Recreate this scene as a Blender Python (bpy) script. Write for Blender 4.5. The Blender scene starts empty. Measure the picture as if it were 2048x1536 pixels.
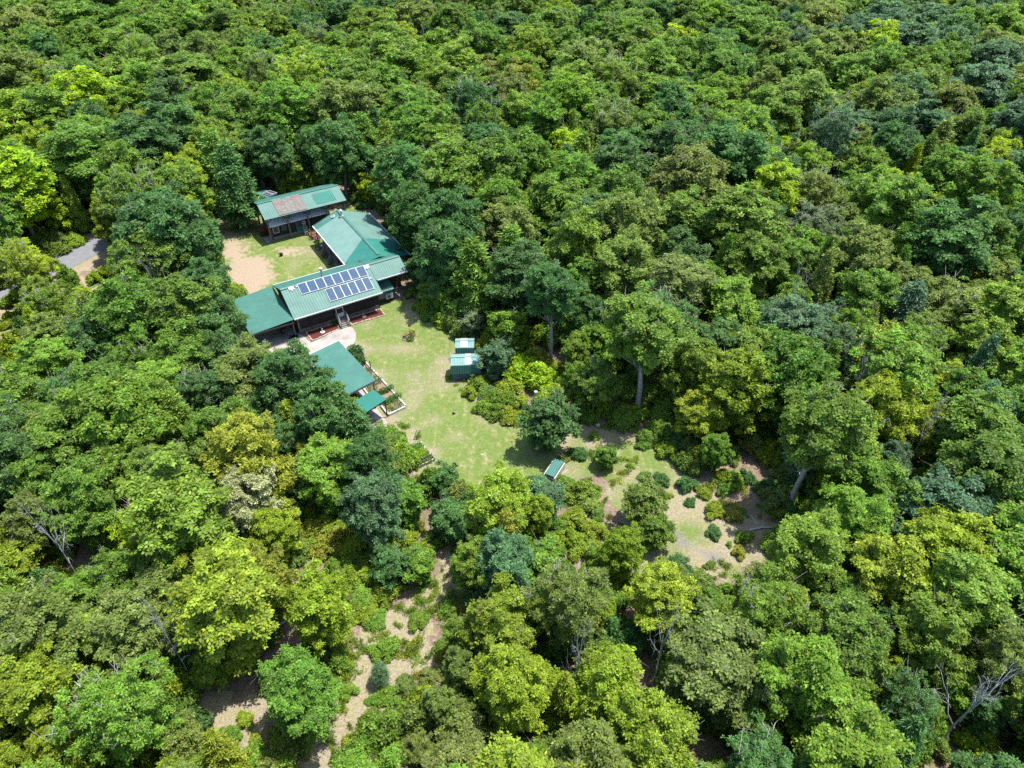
import bpy, math, random
import numpy as np
from mathutils import Vector

# ------------------------------------------------------------------ camera, sky, sun, exposure
S = bpy.context.scene
COL = S.collection
CAM_H, PITCH, FPX = 46.0, 40.0, 1430.0
cam_d = bpy.data.cameras.new('camera')
cam = bpy.data.objects.new('camera', cam_d); COL.objects.link(cam)
cam.location = (0, 0, CAM_H); cam.rotation_euler = (math.radians(90 - PITCH), 0, 0)
cam_d.sensor_width = 36; cam_d.lens = FPX / 2048 * 36
cam_d.clip_start = .5; cam_d.clip_end = 9000
S.camera = cam

SUN_DIR = Vector((.29, .09, 1)).normalized()
world = bpy.data.worlds.new('World'); S.world = world; world.use_nodes = True
wn = world.node_tree; wn.nodes.clear()
wo = wn.nodes.new('ShaderNodeOutputWorld'); wb = wn.nodes.new('ShaderNodeBackground'); ws = wn.nodes.new('ShaderNodeTexSky')
ws.sky_type = 'NISHITA'; ws.sun_disc = False
ws.sun_elevation = math.asin(SUN_DIR.z); ws.sun_rotation = math.atan2(SUN_DIR.x, SUN_DIR.y)
wb.inputs['Strength'].default_value = .15
wn.links.new(ws.outputs[0], wb.inputs[0]); wn.links.new(wb.outputs[0], wo.inputs[0])
sun_d = bpy.data.lights.new('sun', 'SUN'); sun_d.energy = 4.3; sun_d.angle = math.radians(.5); sun_d.color = (1, .965, .90)
sun = bpy.data.objects.new('sun', sun_d); COL.objects.link(sun)
sun.rotation_euler = SUN_DIR.to_track_quat('Z', 'Y').to_euler(); sun.location = (30, 60, 90)
S.view_settings.view_transform = 'Standard'; S.view_settings.look = 'None'
S.view_settings.exposure = 1.28; S.view_settings.gamma = 1
S.render.engine = 'CYCLES'
S.cycles.max_bounces = 6; S.cycles.diffuse_bounces = 3; S.cycles.glossy_bounces = 2; S.cycles.transmission_bounces = 4
S.cycles.use_denoising = False

# ------------------------------------------------------------------ measuring helpers
CP, SP = math.cos(math.radians(PITCH)), math.sin(math.radians(PITCH))
def at(px, py, z=0.0):
    "the point at height z that the photograph shows at this pixel"
    u = (px - 1024) / FPX; v = (py - 768) / FPX
    d = (u, CP - v * SP, -SP - v * CP); t = (z - CAM_H) / d[2]
    return d[0] * t, d[1] * t
def proj(x, y, z):
    dz = z - CAM_H; dep = y * CP - dz * SP; up = y * SP + dz * CP
    return 1024 + FPX * x / dep, 768 - FPX * up / dep, dep
AZ = math.radians(31.3)                       # the homestead's long axis against world X
CA, SA = math.cos(AZ), math.sin(AZ)
def W(a, b): return a * CA - b * SA, a * SA + b * CA
rng = np.random.default_rng(11)
random.seed(5)

# ------------------------------------------------------------------ materials
def new_mat(name):
    m = bpy.data.materials.new(name); m.use_nodes = True
    nt = m.node_tree; nt.nodes.clear()
    out = nt.nodes.new('ShaderNodeOutputMaterial')
    return m, nt, out
def ramp(nt, fac, stops, interp='LINEAR'):
    r = nt.nodes.new('ShaderNodeValToRGB'); r.color_ramp.interpolation = interp
    e = r.color_ramp.elements
    while len(e) < len(stops): e.new(.5)
    for k, (p, c) in enumerate(stops):
        e[k].position = p; e[k].color = (*c, 1)
    nt.links.new(fac, r.inputs[0]); return r.outputs[0]
def noise(nt, scale, detail=4, rough=.6, vec=None):
    n = nt.nodes.new('ShaderNodeTexNoise'); n.inputs['Scale'].default_value = scale
    n.inputs['Detail'].default_value = detail; n.inputs['Roughness'].default_value = rough
    if vec is None:
        g = nt.nodes.new('ShaderNodeTexCoord'); vec = g.outputs['Object']
    nt.links.new(vec, n.inputs['Vector']); return n.outputs['Fac']
def mix(nt, fac, a, b, mode='MIX'):
    m = nt.nodes.new('ShaderNodeMix'); m.data_type = 'RGBA'; m.blend_type = mode
    for sock, val in ((m.inputs[0], fac), (m.inputs[6], a), (m.inputs[7], b)):
        if hasattr(val, 'is_linked'): nt.links.new(val, sock)
        elif isinstance(val, (tuple, list)): sock.default_value = (*val[:3], 1)
        else: sock.default_value = val
    return m.outputs[2]
def math_n(nt, op, a, b=0.0, clamp=False):
    m = nt.nodes.new('ShaderNodeMath'); m.operation = op; m.use_clamp = clamp
    for i, v in enumerate((a, b)):
        if hasattr(v, 'is_linked'): nt.links.new(v, m.inputs[i])
        else: m.inputs[i].default_value = v
    return m.outputs[0]
def attr(nt, name, kind='GEOMETRY'):
    a = nt.nodes.new('ShaderNodeAttribute'); a.attribute_name = name; a.attribute_type = kind
    return a
KB_ = .60      # base colours measured at a darker exposure
def basic(name, col, rough=.7, var=.25, scale=3., spec=.3, metal=0., bump=0., bscale=40., stain=None):
    m, nt, out = new_mat(name)
    p = nt.nodes.new('ShaderNodeBsdfPrincipled')
    col = tuple(x * KB_ for x in col)
    if stain: stain = (tuple(x * KB_ for x in stain[0]), *stain[1:])
    c = ramp(nt, noise(nt, scale, 5, .65), [(.3, tuple(x * (1 - var) for x in col)), (.7, tuple(min(1, x * (1 + var)) for x in col))])
    if stain:
        c = mix(nt, ramp(nt, noise(nt, stain[2], 4, .6), [(.52, (0, 0, 0)), (.68, (stain[1],) * 3)]), c, stain[0])
    nt.links.new(c, p.inputs['Base Color'])
    p.inputs['Roughness'].default_value = rough; p.inputs['Specular IOR Level'].default_value = spec
    p.inputs['Metallic'].default_value = metal
    if bump:
        b = nt.nodes.new('ShaderNodeBump'); b.inputs['Strength'].default_value = bump; b.inputs['Distance'].default_value = .02
        nt.links.new(noise(nt, bscale, 4, .7), b.inputs['Height']); nt.links.new(b.outputs[0], p.inputs['Normal'])
    nt.links.new(p.outputs[0], out.inputs[0]); return m
def leaf_mat(name, rough=.5, trans=.48):
    m, nt, out = new_mat(name)
    t = attr(nt, 'tint', 'INSTANCER')
    g = nt.nodes.new('ShaderNodeNewGeometry')
    h = nt.nodes.new('ShaderNodeHueSaturation')
    tn = math_n(nt, 'ADD', attr(nt, 'tone').outputs['Fac'], 1.0)
    nt.links.new(t.outputs['Color'], h.inputs['Color'])
    rv = nt.nodes.new('ShaderNodeMapRange'); rv.inputs[3].default_value = .72; rv.inputs[4].default_value = 1.30
    nt.links.new(g.outputs['Random Per Island'], rv.inputs[0]); nt.links.new(math_n(nt, 'MULTIPLY', rv.outputs[0], tn), h.inputs['Value'])
    wv = nt.nodes.new('ShaderNodeTexWhiteNoise'); wv.noise_dimensions = '1D'
    nt.links.new(g.outputs['Random Per Island'], wv.inputs['W'])
    rh = nt.nodes.new('ShaderNodeMapRange'); rh.inputs[3].default_value = .484; rh.inputs[4].default_value = .522
    nt.links.new(wv.outputs[0], rh.inputs[0]); nt.links.new(rh.outputs[0], h.inputs['Hue'])
    p = nt.nodes.new('ShaderNodeBsdfPrincipled'); p.inputs['Roughness'].default_value = rough
    p.inputs['Specular IOR Level'].default_value = .22
    nt.links.new(h.outputs[0], p.inputs['Base Color'])
    tr = nt.nodes.new('ShaderNodeBsdfTranslucent')
    nt.links.new(mix(nt, 1.0, h.outputs[0], (1.12, 1.28, .6), 'MULTIPLY'), tr.inputs[0])
    mx = nt.nodes.new('ShaderNodeMixShader'); mx.inputs[0].default_value = trans
    nt.links.new(p.outputs[0], mx.inputs[1]); nt.links.new(tr.outputs[0], mx.inputs[2])
    nt.links.new(mx.outputs[0], out.inputs[0]); return m

M = {}
M['leaf'] = leaf_mat('leaf')
M['needle'] = leaf_mat('needle', .6, .2)
M['bark'] = basic('bark', (.27, .245, .22), .9, .4, 5, .1, bump=.6, bscale=18)
M['pale_bark'] = basic('pale_bark', (.46, .44, .41), .9, .35, 4, .1, bump=.5, bscale=18)
M['dead_wood'] = basic('dead_wood', (.60, .58, .56), .9, .3, 6, .1)
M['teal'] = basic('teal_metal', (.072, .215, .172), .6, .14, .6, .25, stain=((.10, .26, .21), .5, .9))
M['teal_pale'] = basic('pale_teal_metal', (.135, .262, .222), .62, .14, .7, .22, stain=((.16, .30, .25), .5, .8))  # paler teal, mostly for the front slopes
M['teal_sheen'] = basic('sheen_green_metal', (.195, .335, .290), .65, .12, .6, .2, stain=((.20, .38, .32), .5, .8))  # pale green: sheen on the second house's left slope put into the colour
M['bright_white'] = basic('bright_white_roof', (1.2, 1.2, 1.22), .5, .05, 2)
M['teal_deep'] = basic('deep_teal_metal', (.034, .210, .165), .6, .12, .8, .25)
M['teal_shed'] = basic('chalky_teal_metal', (.235, .40, .365), .65, .15, 2, .2)
M['trim'] = basic('white_trim', (.75, .76, .75), .5, .08, 3)
M['white'] = basic('white_paint', (.74, .75, .76), .5, .08, 2, stain=((.5, .48, .45), .4, 1.5))
M['plaster'] = basic('pale_block', (.56, .54, .51), .9, .2, 6, .1)
M['screen'] = basic('dark_screen', (.018, .018, .026), .6, .3, 2, .3)
M['brown_wall'] = basic('brown_siding', (.075, .045, .036), .8, .3, 5, .2)
M['skirt'] = basic('weathered_boards', (.20, .165, .145), .9, .3, 9, .1)
M['wood'] = basic('grey_wood', (.30, .27, .245), .9, .3, 8, .1)
M['brown_wood'] = basic('brown_wood', (.20, .125, .075), .85, .3, 8, .1)
M['post'] = basic('treated_post', (.20, .175, .14), .85, .3, 6, .1)
M['beam'] = basic('dark_beam', (.06, .05, .045), .85, .3, 6, .1)
M['concrete'] = basic('concrete', (.45, .41, .37), .9, .16, .9, .15, bump=.15, bscale=30, stain=((.22, .20, .185), .75, .55))
M['slab_dark'] = basic('shaded_slab', (.30, .28, .26), .9, .2, 1.2, .15)
M['mulch'] = basic('red_mulch', (.135, .042, .033), .95, .45, 22, .05, bump=1., bscale=30)
M['edging'] = basic('pale_stone', (.62, .52, .43), .9, .25, 9, .1)
M['stone'] = basic('grey_stone', (.36, .34, .32), .9, .35, 7, .1)
M['soil'] = basic('garden_soil', (.30, .22, .15), .95, .35, 9, .05, bump=.6, bscale=30)
M['steel'] = basic('galvanised_steel', (.55, .56, .57), .4, .1, 5, .5, .4)
M['grey_wall'] = basic('grey_siding', (.15, .165, .21), .6, .1, 3, .3)
M['black'] = basic('black_plastic', (.012, .012, .014), .5, .2, 4, .4)
M['charcoal'] = basic('charred_wood', (.03, .028, .027), .95, .4, 9, .05)
M['blue'] = basic('blue_plastic', (.02, .045, .17), .4, .2, 4, .5)
M['tarp'] = basic('blue_tarp', (.03, .30, .42), .5, .2, 4, .4)
M['red'] = basic('red_petals', (.42, .03, .05), .7, .4, 20, .2)
M['orange'] = basic('orange_petals', (.50, .22, .13), .7, .3, 20, .2)
M['yellow'] = basic('yellow_petals', (.72, .50, .05), .7, .3, 20, .2)
M['pink'] = basic('pink_pot', (.55, .10, .22), .6, .2, 10, .3)
M['cord'] = basic('yellow_cord', (.60, .50, .18), .7, .1, 10, .2)
M['skylight'] = basic('milky_skylight', (.78, .76, .77), .35, .05, 3, .5)
M['tan_sheet'] = basic('weathered_panel', (.215, .195, .175), .8, .22, 3.5, .2, bump=.5, bscale=12, stain=((.30, .25, .23), .7, 1.3))
M['rust'] = basic('rusty_panel', (.24, .16, .14), .8, .25, 5, .2)
M['batten'] = basic('pale_batten', (.46, .44, .41), .8, .3, 9, .2)
M['asphalt'] = basic('asphalt', (.235, .24, .255), .92, .12, 1.2, .15, bump=.3, bscale=60, stain=((.30, .30, .31), .8, .4))
M['amber'] = basic('pale_dead_grass', (.40, .33, .20), .95, .3, 12, .05)

# solar cells: deep blue with fine silver lines, drawn in the panel's own coordinates
def solar_mat(name, c0, c1):
    m, nt, out = new_mat(name)
    p = nt.nodes.new('ShaderNodeBsdfPrincipled'); tc = nt.nodes.new('ShaderNodeTexCoord'); sep = nt.nodes.new('ShaderNodeSeparateXYZ')
    nt.links.new(tc.outputs['Object'], sep.inputs[0])
    def lines(o, n, w):
        f = math_n(nt, 'FRACT', math_n(nt, 'MULTIPLY', o, n)); return math_n(nt, 'LESS_THAN', f, w)
    l = math_n(nt, 'MAXIMUM', lines(sep.outputs[0], 6.4, .08), lines(sep.outputs[1], 6.4, .04))
    base = ramp(nt, noise(nt, 2.5, 3), [(.3, c0), (.7, c1)])
    nt.links.new(mix(nt, l, base, (.10, .14, .19)), p.inputs['Base Color'])
    p.inputs['Roughness'].default_value = .10; p.inputs['Specular IOR Level'].default_value = .25
    nt.links.new(p.outputs[0], out.inputs[0]); return m
M['solar'] = solar_mat('solar_cells', (.016, .042, .082), (.027, .064, .120))
M['solar_dark'] = solar_mat('dark_solar_cells', (.03, .024, .05), (.045, .035, .07))

# open ground: weights painted per vertex say where grass, bare sand and ash lie
def ground_mat():
    m, nt, out = new_mat('open_ground')
    p = nt.nodes.new('ShaderNodeBsdfPrincipled'); p.inputs['Roughness'].default_value = .95; p.inputs['Specular IOR Level'].default_value = .08
    n1, n2, n3, n4 = noise(nt, .35, 4, .6), noise(nt, 1.5, 5, .65), noise(nt, 5, 5, .75), noise(nt, 11, 3, .75)
    mp = nt.nodes.new('ShaderNodeMapping'); mp.inputs['Rotation'].default_value = (0, 0, .35); mp.inputs['Scale'].default_value = (2.4, .30, 1)
    tcs = nt.nodes.new('ShaderNodeTexCoord'); nt.links.new(tcs.outputs['Object'], mp.inputs[0]); n5 = noise(nt, 1.0, 4, .6, mp.outputs[0])
    grass = ramp(nt, n2, [(.28, (.100, .155, .032)), (.44, (.155, .205, .055)), (.56, (.23, .245, .100)), (.68, (.38, .34, .195))])
    grass = mix(nt, ramp(nt, n1, [(.44, (0, 0, 0)), (.60, (.62,) * 3)]), grass, (.150, .215, .062))
    grass = mix(nt, ramp(nt, n5, [(.40, (0, 0, 0)), (.66, (.7,) * 3)]), grass, (.140, .205, .040))
    grass = mix(nt, .7, grass, ramp(nt, n3, [(.3, (.55, .6, .5)), (.7, (1.35, 1.3, 1.3))]), 'MULTIPLY')
    straw = ramp(nt, n3, [(.3, (.18, .145, .10)), (.5, (.30, .255, .175)), (.7, (.42, .36, .26))])
    straw = mix(nt, ramp(nt, n2, [(.45, (0, 0, 0)), (.65, (.6,) * 3)]), straw, (.27, .26, .10))
    sand = ramp(nt, n3, [(.25, (.25, .185, .125)), (.5, (.36, .28, .195)), (.75, (.47, .385, .285))])
    ash = ramp(nt, n3, [(.3, (.14, .125, .12)), (.7, (.30, .27, .25))])
    g = attr(nt, 'grass').outputs['Fac']; s = attr(nt, 'sand').outputs['Fac']; a = attr(nt, 'ash').outputs['Fac']
    def soften(w, n, k=.55):
        return math_n(nt, 'ADD', math_n(nt, 'MULTIPLY', math_n(nt, 'SUBTRACT', math_n(nt, 'ADD', w, math_n(nt, 'MULTIPLY', math_n(nt, 'SUBTRACT', n, .5), k * 2)), .5), 3.), .5, True)
    c = mix(nt, soften(g, n2), straw, grass)
    c = mix(nt, soften(s, n2, .8), c, sand)
    c = mix(nt, soften(a, n3, .6), c, ash)
    c = mix(nt, .65, c, ramp(nt, n4, [(.3, (.35,) * 3), (.7, (1.05,) * 3)]), 'MULTIPLY')
    c = mix(nt, 1.0, c, (.86,) * 3, 'MULTIPLY')
    nt.links.new(c, p.inputs['Base Color'])
    b = nt.nodes.new('ShaderNodeBump'); b.inputs['Strength'].default_value = .7; b.inputs['Distance'].default_value = .06
    nt.links.new(n3, b.inputs['Height']); nt.links.new(b.outputs[0], p.inputs['Normal'])
    nt.links.new(p.outputs[0], out.inputs[0]); return m
M['open'] = ground_mat()
def litter_mat():
    m, nt, out = new_mat('leaf_litter')
    p = nt.nodes.new('ShaderNodeBsdfPrincipled'); p.inputs['Roughness'].default_value = .95; p.inputs['Specular IOR Level'].default_value = .08
    n2, n3, n4 = noise(nt, .5, 4), noise(nt, 4, 5, .75), noise(nt, 10, 3, .75)
    c = ramp(nt, n3, [(.28, (.10, .068, .052)), (.5, (.20, .145, .11)), (.72, (.34, .265, .20))])
    c = mix(nt, ramp(nt, n2, [(.5, (0, 0, 0)), (.66, (.55,) * 3)]), c, (.09, .11, .035))
    c = mix(nt, .6, c, ramp(nt, n4, [(.3, (.35,) * 3), (.7, (1.1,) * 3)]), 'MULTIPLY')
    nt.links.new(c, p.inputs['Base Color'])
    b = nt.nodes.new('ShaderNodeBump'); b.inputs['Strength'].default_value = .8; b.inputs['Distance'].default_value = .08
    nt.links.new(n3, b.inputs['Height']); nt.links.new(b.outputs[0], p.inputs['Normal'])
    nt.links.new(p.outputs[0], out.inputs[0]); return m
M['litter'] = litter_mat()

# ------------------------------------------------------------------ mesh helpers
class MB:
    "collects shapes and links them as ONE mesh object"
    def __init__(s): s.v = []; s.f = []; s.m = []; s.cur = 0
    def add(s, v, f):
        n = len(s.v); s.v += [tuple(map(float, q)) for q in v]; s.f += [tuple(i + n for i in q) for q in f]; s.m += [s.cur] * len(f); return s
    def hexa(s, p):   # 8 corners: bottom ring then top ring
        return s.add(p, [(3, 2, 1, 0), (4, 5, 6, 7), (0, 1, 5, 4), (1, 2, 6, 5), (2, 3, 7, 6), (3, 0, 4, 7)])
    def box(s, x0, x1, y0, y1, z0, z1):
        return s.hexa([(x0, y0, z0), (x1, y0, z0), (x1, y1, z0), (x0, y1, z0), (x0, y0, z1), (x1, y0, z1), (x1, y1, z1), (x0, y1, z1)])
    def bar(s, p, q, w, h=None):
        p, q = Vector(p), Vector(q); d = (q - p).normalized(); h = h or w
        up = Vector((0, 0, 1)) if abs(d.z) < .95 else Vector((1, 0, 0))
        sx = d.cross(up).normalized() * (w / 2); sy = sx.cross(d).normalized() * (h / 2)
        c = [-sx - sy, sx - sy, sx + sy, -sx + sy]
        return s.hexa([p + k for k in c] + [q + k for k in c])
    def tube(s, pts, rad, n=6):
        pts = [Vector(p) for p in pts]; V = []; Fc = []
        for i, p in enumerate(pts):
            d = (pts[min(i + 1, len(pts) - 1)] - pts[max(i - 1, 0)]).normalized()
            up = Vector((0, 0, 1)) if abs(d.z) < .9 else Vector((1, 0, 0))
            x = d.cross(up).normalized(); y = x.cross(d)
            for k in range(n):
                a = 2 * math.pi * k / n; V.append(p + (x * math.cos(a) + y * math.sin(a)) * rad[i])
        for i in range(len(pts) - 1):
            for k in range(n):
                k2 = (k + 1) % n; Fc.append((i * n + k, i * n + k2, (i + 1) * n + k2, (i + 1) * n + k))
        Fc.append(tuple(range(n))[::-1]); Fc.append(tuple((len(pts) - 1) * n + k for k in range(n)))
        return s.add(V, Fc)
    def cyl(s, x, y, z0, z1, r, n=12, r2=None): return s.tube([(x, y, z0), (x, y, z1)], [r, r if r2 is None else r2], n)
    def rock(s, x, y, z, r, sq=.7):
        V = [(0, 0, 1), (0, 0, -1)]; F = []
        for j, (zz, rr) in enumerate(((.5, .87), (-.4, .9))):
            for k in range(6):
                a = k * math.pi / 3 + j * .5; q = rr * random.uniform(.75, 1.2); V.append((q * math.cos(a), q * math.sin(a), zz * random.uniform(.7, 1.2)))
        for k in range(6):
            k2 = (k + 1) % 6; F += [(0, 2 + k, 2 + k2), (2 + k2, 2 + k, 8 + k), (2 + k2, 8 + k, 8 + k2), (1, 8 + k2, 8 + k)]
        return s.add([(x + r * a, y + r * b, z + r * sq * c) for a, b, c in V], F)
    def ribbed(s, p0, u, v, nu, th=.05, pitch=.28, h=.026):
        "metal roofing: p0 is a corner, u runs across the ribs, v runs along them"
        p0, u, v = Vector(p0), Vector(u), Vector(v); L = u.length; ud = u.normalized(); n = ud.cross(v).normalized()
        if n.z < 0: n = -n
        k = max(1, round(L / pitch)); pt = L / k; prof = [(0, 0)]
        for i in range(k):
            o = i * pt; prof += [(o + pt * .62, 0), (o + pt * .70, h), (o + pt * .86, h), (o + pt * .94, 0)]
        prof.append((L, 0)); V = []; F = []
        for (x, z) in prof:
            a = p0 + ud * x + n * z; V += [a, a + v]
        N = len(prof)
        for i in range(N - 1): F.append((2 * i, 2 * i + 2, 2 * i + 3, 2 * i + 1))
        b = len(V); lo = -n * th
        V += [p0 + lo, p0 + u + lo, p0 + u + v + lo, p0 + v + lo]
        F += [(b, b + 3, b + 2, b + 1), (b, b + 1) + tuple(2 * i for i in range(N - 1, -1, -1)), (b + 3,) + tuple(2 * i + 1 for i in range(N)) + (b + 2,),
              (0, 1, b + 3, b), (2 * N - 2, b + 1, b + 2, 2 * N - 1)]
        return s.add(V, F)
    def mesh(s, name, mats):
        me = bpy.data.meshes.new(name); me.from_pydata(s.v, [], s.f)
        for m in (mats if isinstance(mats, (list, tuple)) else [mats]): me.materials.append(m)
        me.polygons.foreach_set('material_index', s.m); me.update(); return me
    def build(s, name, mats, parent=None, loc=None):
        return put(name, s.mesh(name, mats), parent, loc)
def put(name, me, parent=None, loc=None):
    o = bpy.data.objects.new(name, me); COL.objects.link(o)
    if parent is not None: o.parent = parent
    if loc is not None: o.location = loc
    return o
def tag(o, label=None, cat=None, group=None, kind=None):
    for k, v in (('label', label), ('category', cat), ('group', group), ('kind', kind)):
        if v: o[k] = v
    return o
def thing(name, label, cat, loc=(0, 0, 0), rz=0., group=None):
    o = bpy.data.objects.new(name, None); COL.objects.link(o); o.empty_display_size = .3
    o.location = loc; o.rotation_euler = (0, 0, rz); return tag(o, label, cat, group)
def quads_mesh(name, V, F, mats, mi=None):
    me = bpy.data.meshes.new(name); nv, nf = len(V), len(F)
    me.vertices.add(nv); me.vertices.foreach_set('co', np.asarray(V, np.float32).ravel())
    me.loops.add(nf * 4); me.loops.foreach_set('vertex_index', np.asarray(F, np.int32).ravel())
    me.polygons.add(nf); me.polygons.foreach_set('loop_start', np.arange(0, nf * 4, 4, dtype=np.int32))
    for m in mats: me.materials.append(m)
    if mi is not None: me.polygons.foreach_set('material_index', np.asarray(mi, np.int32))
    me.update(calc_edges=True); return me

# ------------------------------------------------------------------ setting: ground sheets
def lattice(seed, n=256):
    return np.random.default_rng(seed).random((n, n))
LAT = [lattice(k) for k in range(4)]
def vnoise(x, y, sc, k=0):
    x = x * sc + 1000.3; y = y * sc + 1000.7; xi = np.floor(x).astype(int); yi = np.floor(y).astype(int)
    fx, fy = x - xi, y - yi; fx = fx * fx * (3 - 2 * fx); fy = fy * fy * (3 - 2 * fy); L = LAT[k]
    g = lambda i, j: L[(xi + i) % 256, (yi + j) % 256]
    return (g(0, 0) * (1 - fx) + g(1, 0) * fx) * (1 - fy) + (g(0, 1) * (1 - fx) + g(1, 1) * fx) * fy
def sdist(X, Y, poly):
    P = np.asarray(poly, float); d = np.full(X.shape, 1e9); ins = np.zeros(X.shape, bool)
    for i in range(len(P)):
        a, b = P[i], P[(i + 1) % len(P)]; e = b - a
        t = np.clip(((X - a[0]) * e[0] + (Y - a[1]) * e[1]) / max(e @ e, 1e-9), 0, 1)
        d = np.minimum(d, np.hypot(X - a[0] - t * e[0], Y - a[1] - t * e[1]))
        if a[1] != b[1]:
            c = ((a[1] > Y) != (b[1] > Y)) & (X < (b[0] - a[0]) * (Y - a[1]) / (b[1] - a[1]) + a[0]); ins ^= c
    return np.where(ins, d, -d)
def gpoly(pts): return [at(x, y) for x, y in pts]
def sheet(name, bounds, cell, z, poly, mat, weights, rag=.9):
    x0, x1, y0, y1 = bounds; nx, ny = int((x1 - x0) / cell), int((y1 - y0) / cell)
    X, Y = np.meshgrid(x0 + np.arange(nx + 1) * cell, y0 + np.arange(ny + 1) * cell)
    d = np.max([sdist(X, Y, p) for p in poly], axis=0)
    d = d + (vnoise(X, Y, .9, 0) - .5) * rag * 1.4 + (vnoise(X, Y, 2.6, 1) - .5) * rag
    keep = (d[:-1, :-1] > 0) & (d[1:, 1:] > 0) & (d[:-1, 1:] > 0) & (d[1:, :-1] > 0)
    jj, ii = np.nonzero(keep); w = nx + 1
    F = np.stack([jj * w + ii, jj * w + ii + 1, (jj + 1) * w + ii + 1, (jj + 1) * w + ii], 1)
    used = np.unique(F); re = np.full(X.size, -1); re[used] = np.arange(len(used))
    XX, YY = X.ravel()[used], Y.ravel()[used]
    me = quads_mesh(name, np.stack([XX, YY, np.full(len(used), z)], 1), re[F], [mat])
    for an, fn in weights.items():
        a = me.attributes.new(an, 'FLOAT', 'POINT'); a.data.foreach_set('value', np.asarray(fn(XX, YY), np.float32))
    return tag(put(name, me), kind='structure')
def soft(poly, r): return lambda X, Y: np.clip(.5 + sdist(X, Y, poly) / (2 * r), 0, 1)

g = MB(); R = 4000
g.add([(-R, -R, 0), (R, -R, 0), (R, R, 0), (-R, R, 0)], [(0, 1, 2, 3)])
tag(g.build('ground', M['litter']), kind='structure')

LAWN = gpoly([(640, 640), (765, 596), (812, 606), (850, 622), (908, 648), (905, 690), (896, 745), (905, 772), (945, 790), (965, 822), (1045, 862), (1075, 905), (1120, 930), (1075, 985), (960, 985), (925, 960), (880, 900), (800, 850), (765, 800), (720, 730), (690, 690)])
CLEAR = gpoly([(640, 640), (765, 592), (815, 600), (910, 645), (930, 690), (960, 740), (990, 800), (1060, 830), (1150, 850), (1230, 845), (1330, 880), (1390, 960), (1460, 1000), (1540, 1040), (1570, 1075), (1520, 1130), (1440, 1180), (1370, 1165), (1310, 1150), (1210, 1130), (1190, 1080), (1240, 1040), (1190, 960), (1120, 990), (960, 1000), (945, 1050), (950, 1110), (900, 1130), (895, 1060), (900, 980), (820, 960), (805, 880), (740, 860), (700, 830), (690, 760), (620, 700)])
BACK = gpoly([(400, 425), (440, 398), (520, 385), (700, 385), (740, 430), (720, 560), (560, 620), (440, 625), (420, 540), (405, 470)])
TRAIL = gpoly([(905, 1090), (955, 1100), (920, 1170), (870, 1240), (870, 1330), (830, 1400), (740, 1440), (690, 1500), (640, 1560), (560, 1560), (600, 1480), (660, 1430), (680, 1330), (720, 1260), (810, 1195), (860, 1150)])
TRAIL2 = gpoly([(610, 1120), (640, 1120), (640, 1180), (610, 1260), (560, 1260), (580, 1190)])
TRAIL3 = gpoly([(390, 1400), (450, 1380), (530, 1400), (540, 1540), (460, 1570), (380, 1500)])
lawn_in = soft(LAWN, 2.2); back_in = soft(BACK, 1.6)
SANDY = [gpoly(q) for q in ([(430, 470), (475, 470), (500, 510), (545, 520), (545, 560), (515, 590), (465, 600), (450, 530)], [(425, 420), (470, 415), (475, 470), (435, 480)], [(560, 500), (615, 490), (620, 502), (565, 512)])]
ASHY = [gpoly(q) for q in ([(1320, 1050), (1370, 1060), (1400, 1105), (1350, 1100)], [(1380, 1090), (1440, 1100), (1470, 1130), (1420, 1140)])]
GREENS = [gpoly(q) for q in ([(1340, 1030), (1390, 1030), (1410, 1080), (1360, 1075)], [(1160, 920), (1240, 880), (1330, 930), (1330, 1010), (1260, 960), (1230, 1010), (1190, 960)])]
def grass_w(X, Y):
    w = .92 * lawn_in(X, Y) - .22 * lawn_in(X, Y) * np.clip((52 - Y) / 6, 0, 1)
    w = np.maximum(w, .80 * back_in(X, Y))
    for q in GREENS: w = np.maximum(w, .62 * soft(q, 1.2)(X, Y))
    return np.clip(w + .40 * (1 - w) - .06 + (vnoise(X, Y, .45, 2) - .5) * .65 + (vnoise(X, Y, .13, 1) - .5) * .55, 0, 1)
def sand_w(X, Y):
    w = np.zeros(X.shape)
    for q in SANDY: w = np.maximum(w, 1.0 * soft(q, 1.8)(X, Y))
    return np.clip(w + (vnoise(X, Y, .6, 3) - .62) * .4, 0, 1)
def ash_w(X, Y):
    w = np.zeros(X.shape)
    for q in ASHY: w = np.maximum(w, .62 * soft(q, .7)(X, Y))
    return w
sheet('lawn', (-50, 22, 30, 104), .25, .006, [CLEAR, LAWN, BACK], M['open'], {'grass': grass_w, 'sand': sand_w, 'ash': ash_w})
zero = lambda X, Y: X * 0
sheet('dirt_path', (-32, 4, 8, 38), .2, .010, [TRAIL, TRAIL2, TRAIL3], M['open'],
      {'grass': lambda X, Y: np.clip(.05 + (vnoise(X, Y, .35, 2) - .45) * .9, 0, 1), 'sand': lambda X, Y: np.clip((vnoise(X, Y, .5, 3) - .6), 0, 1), 'ash': zero})
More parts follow.
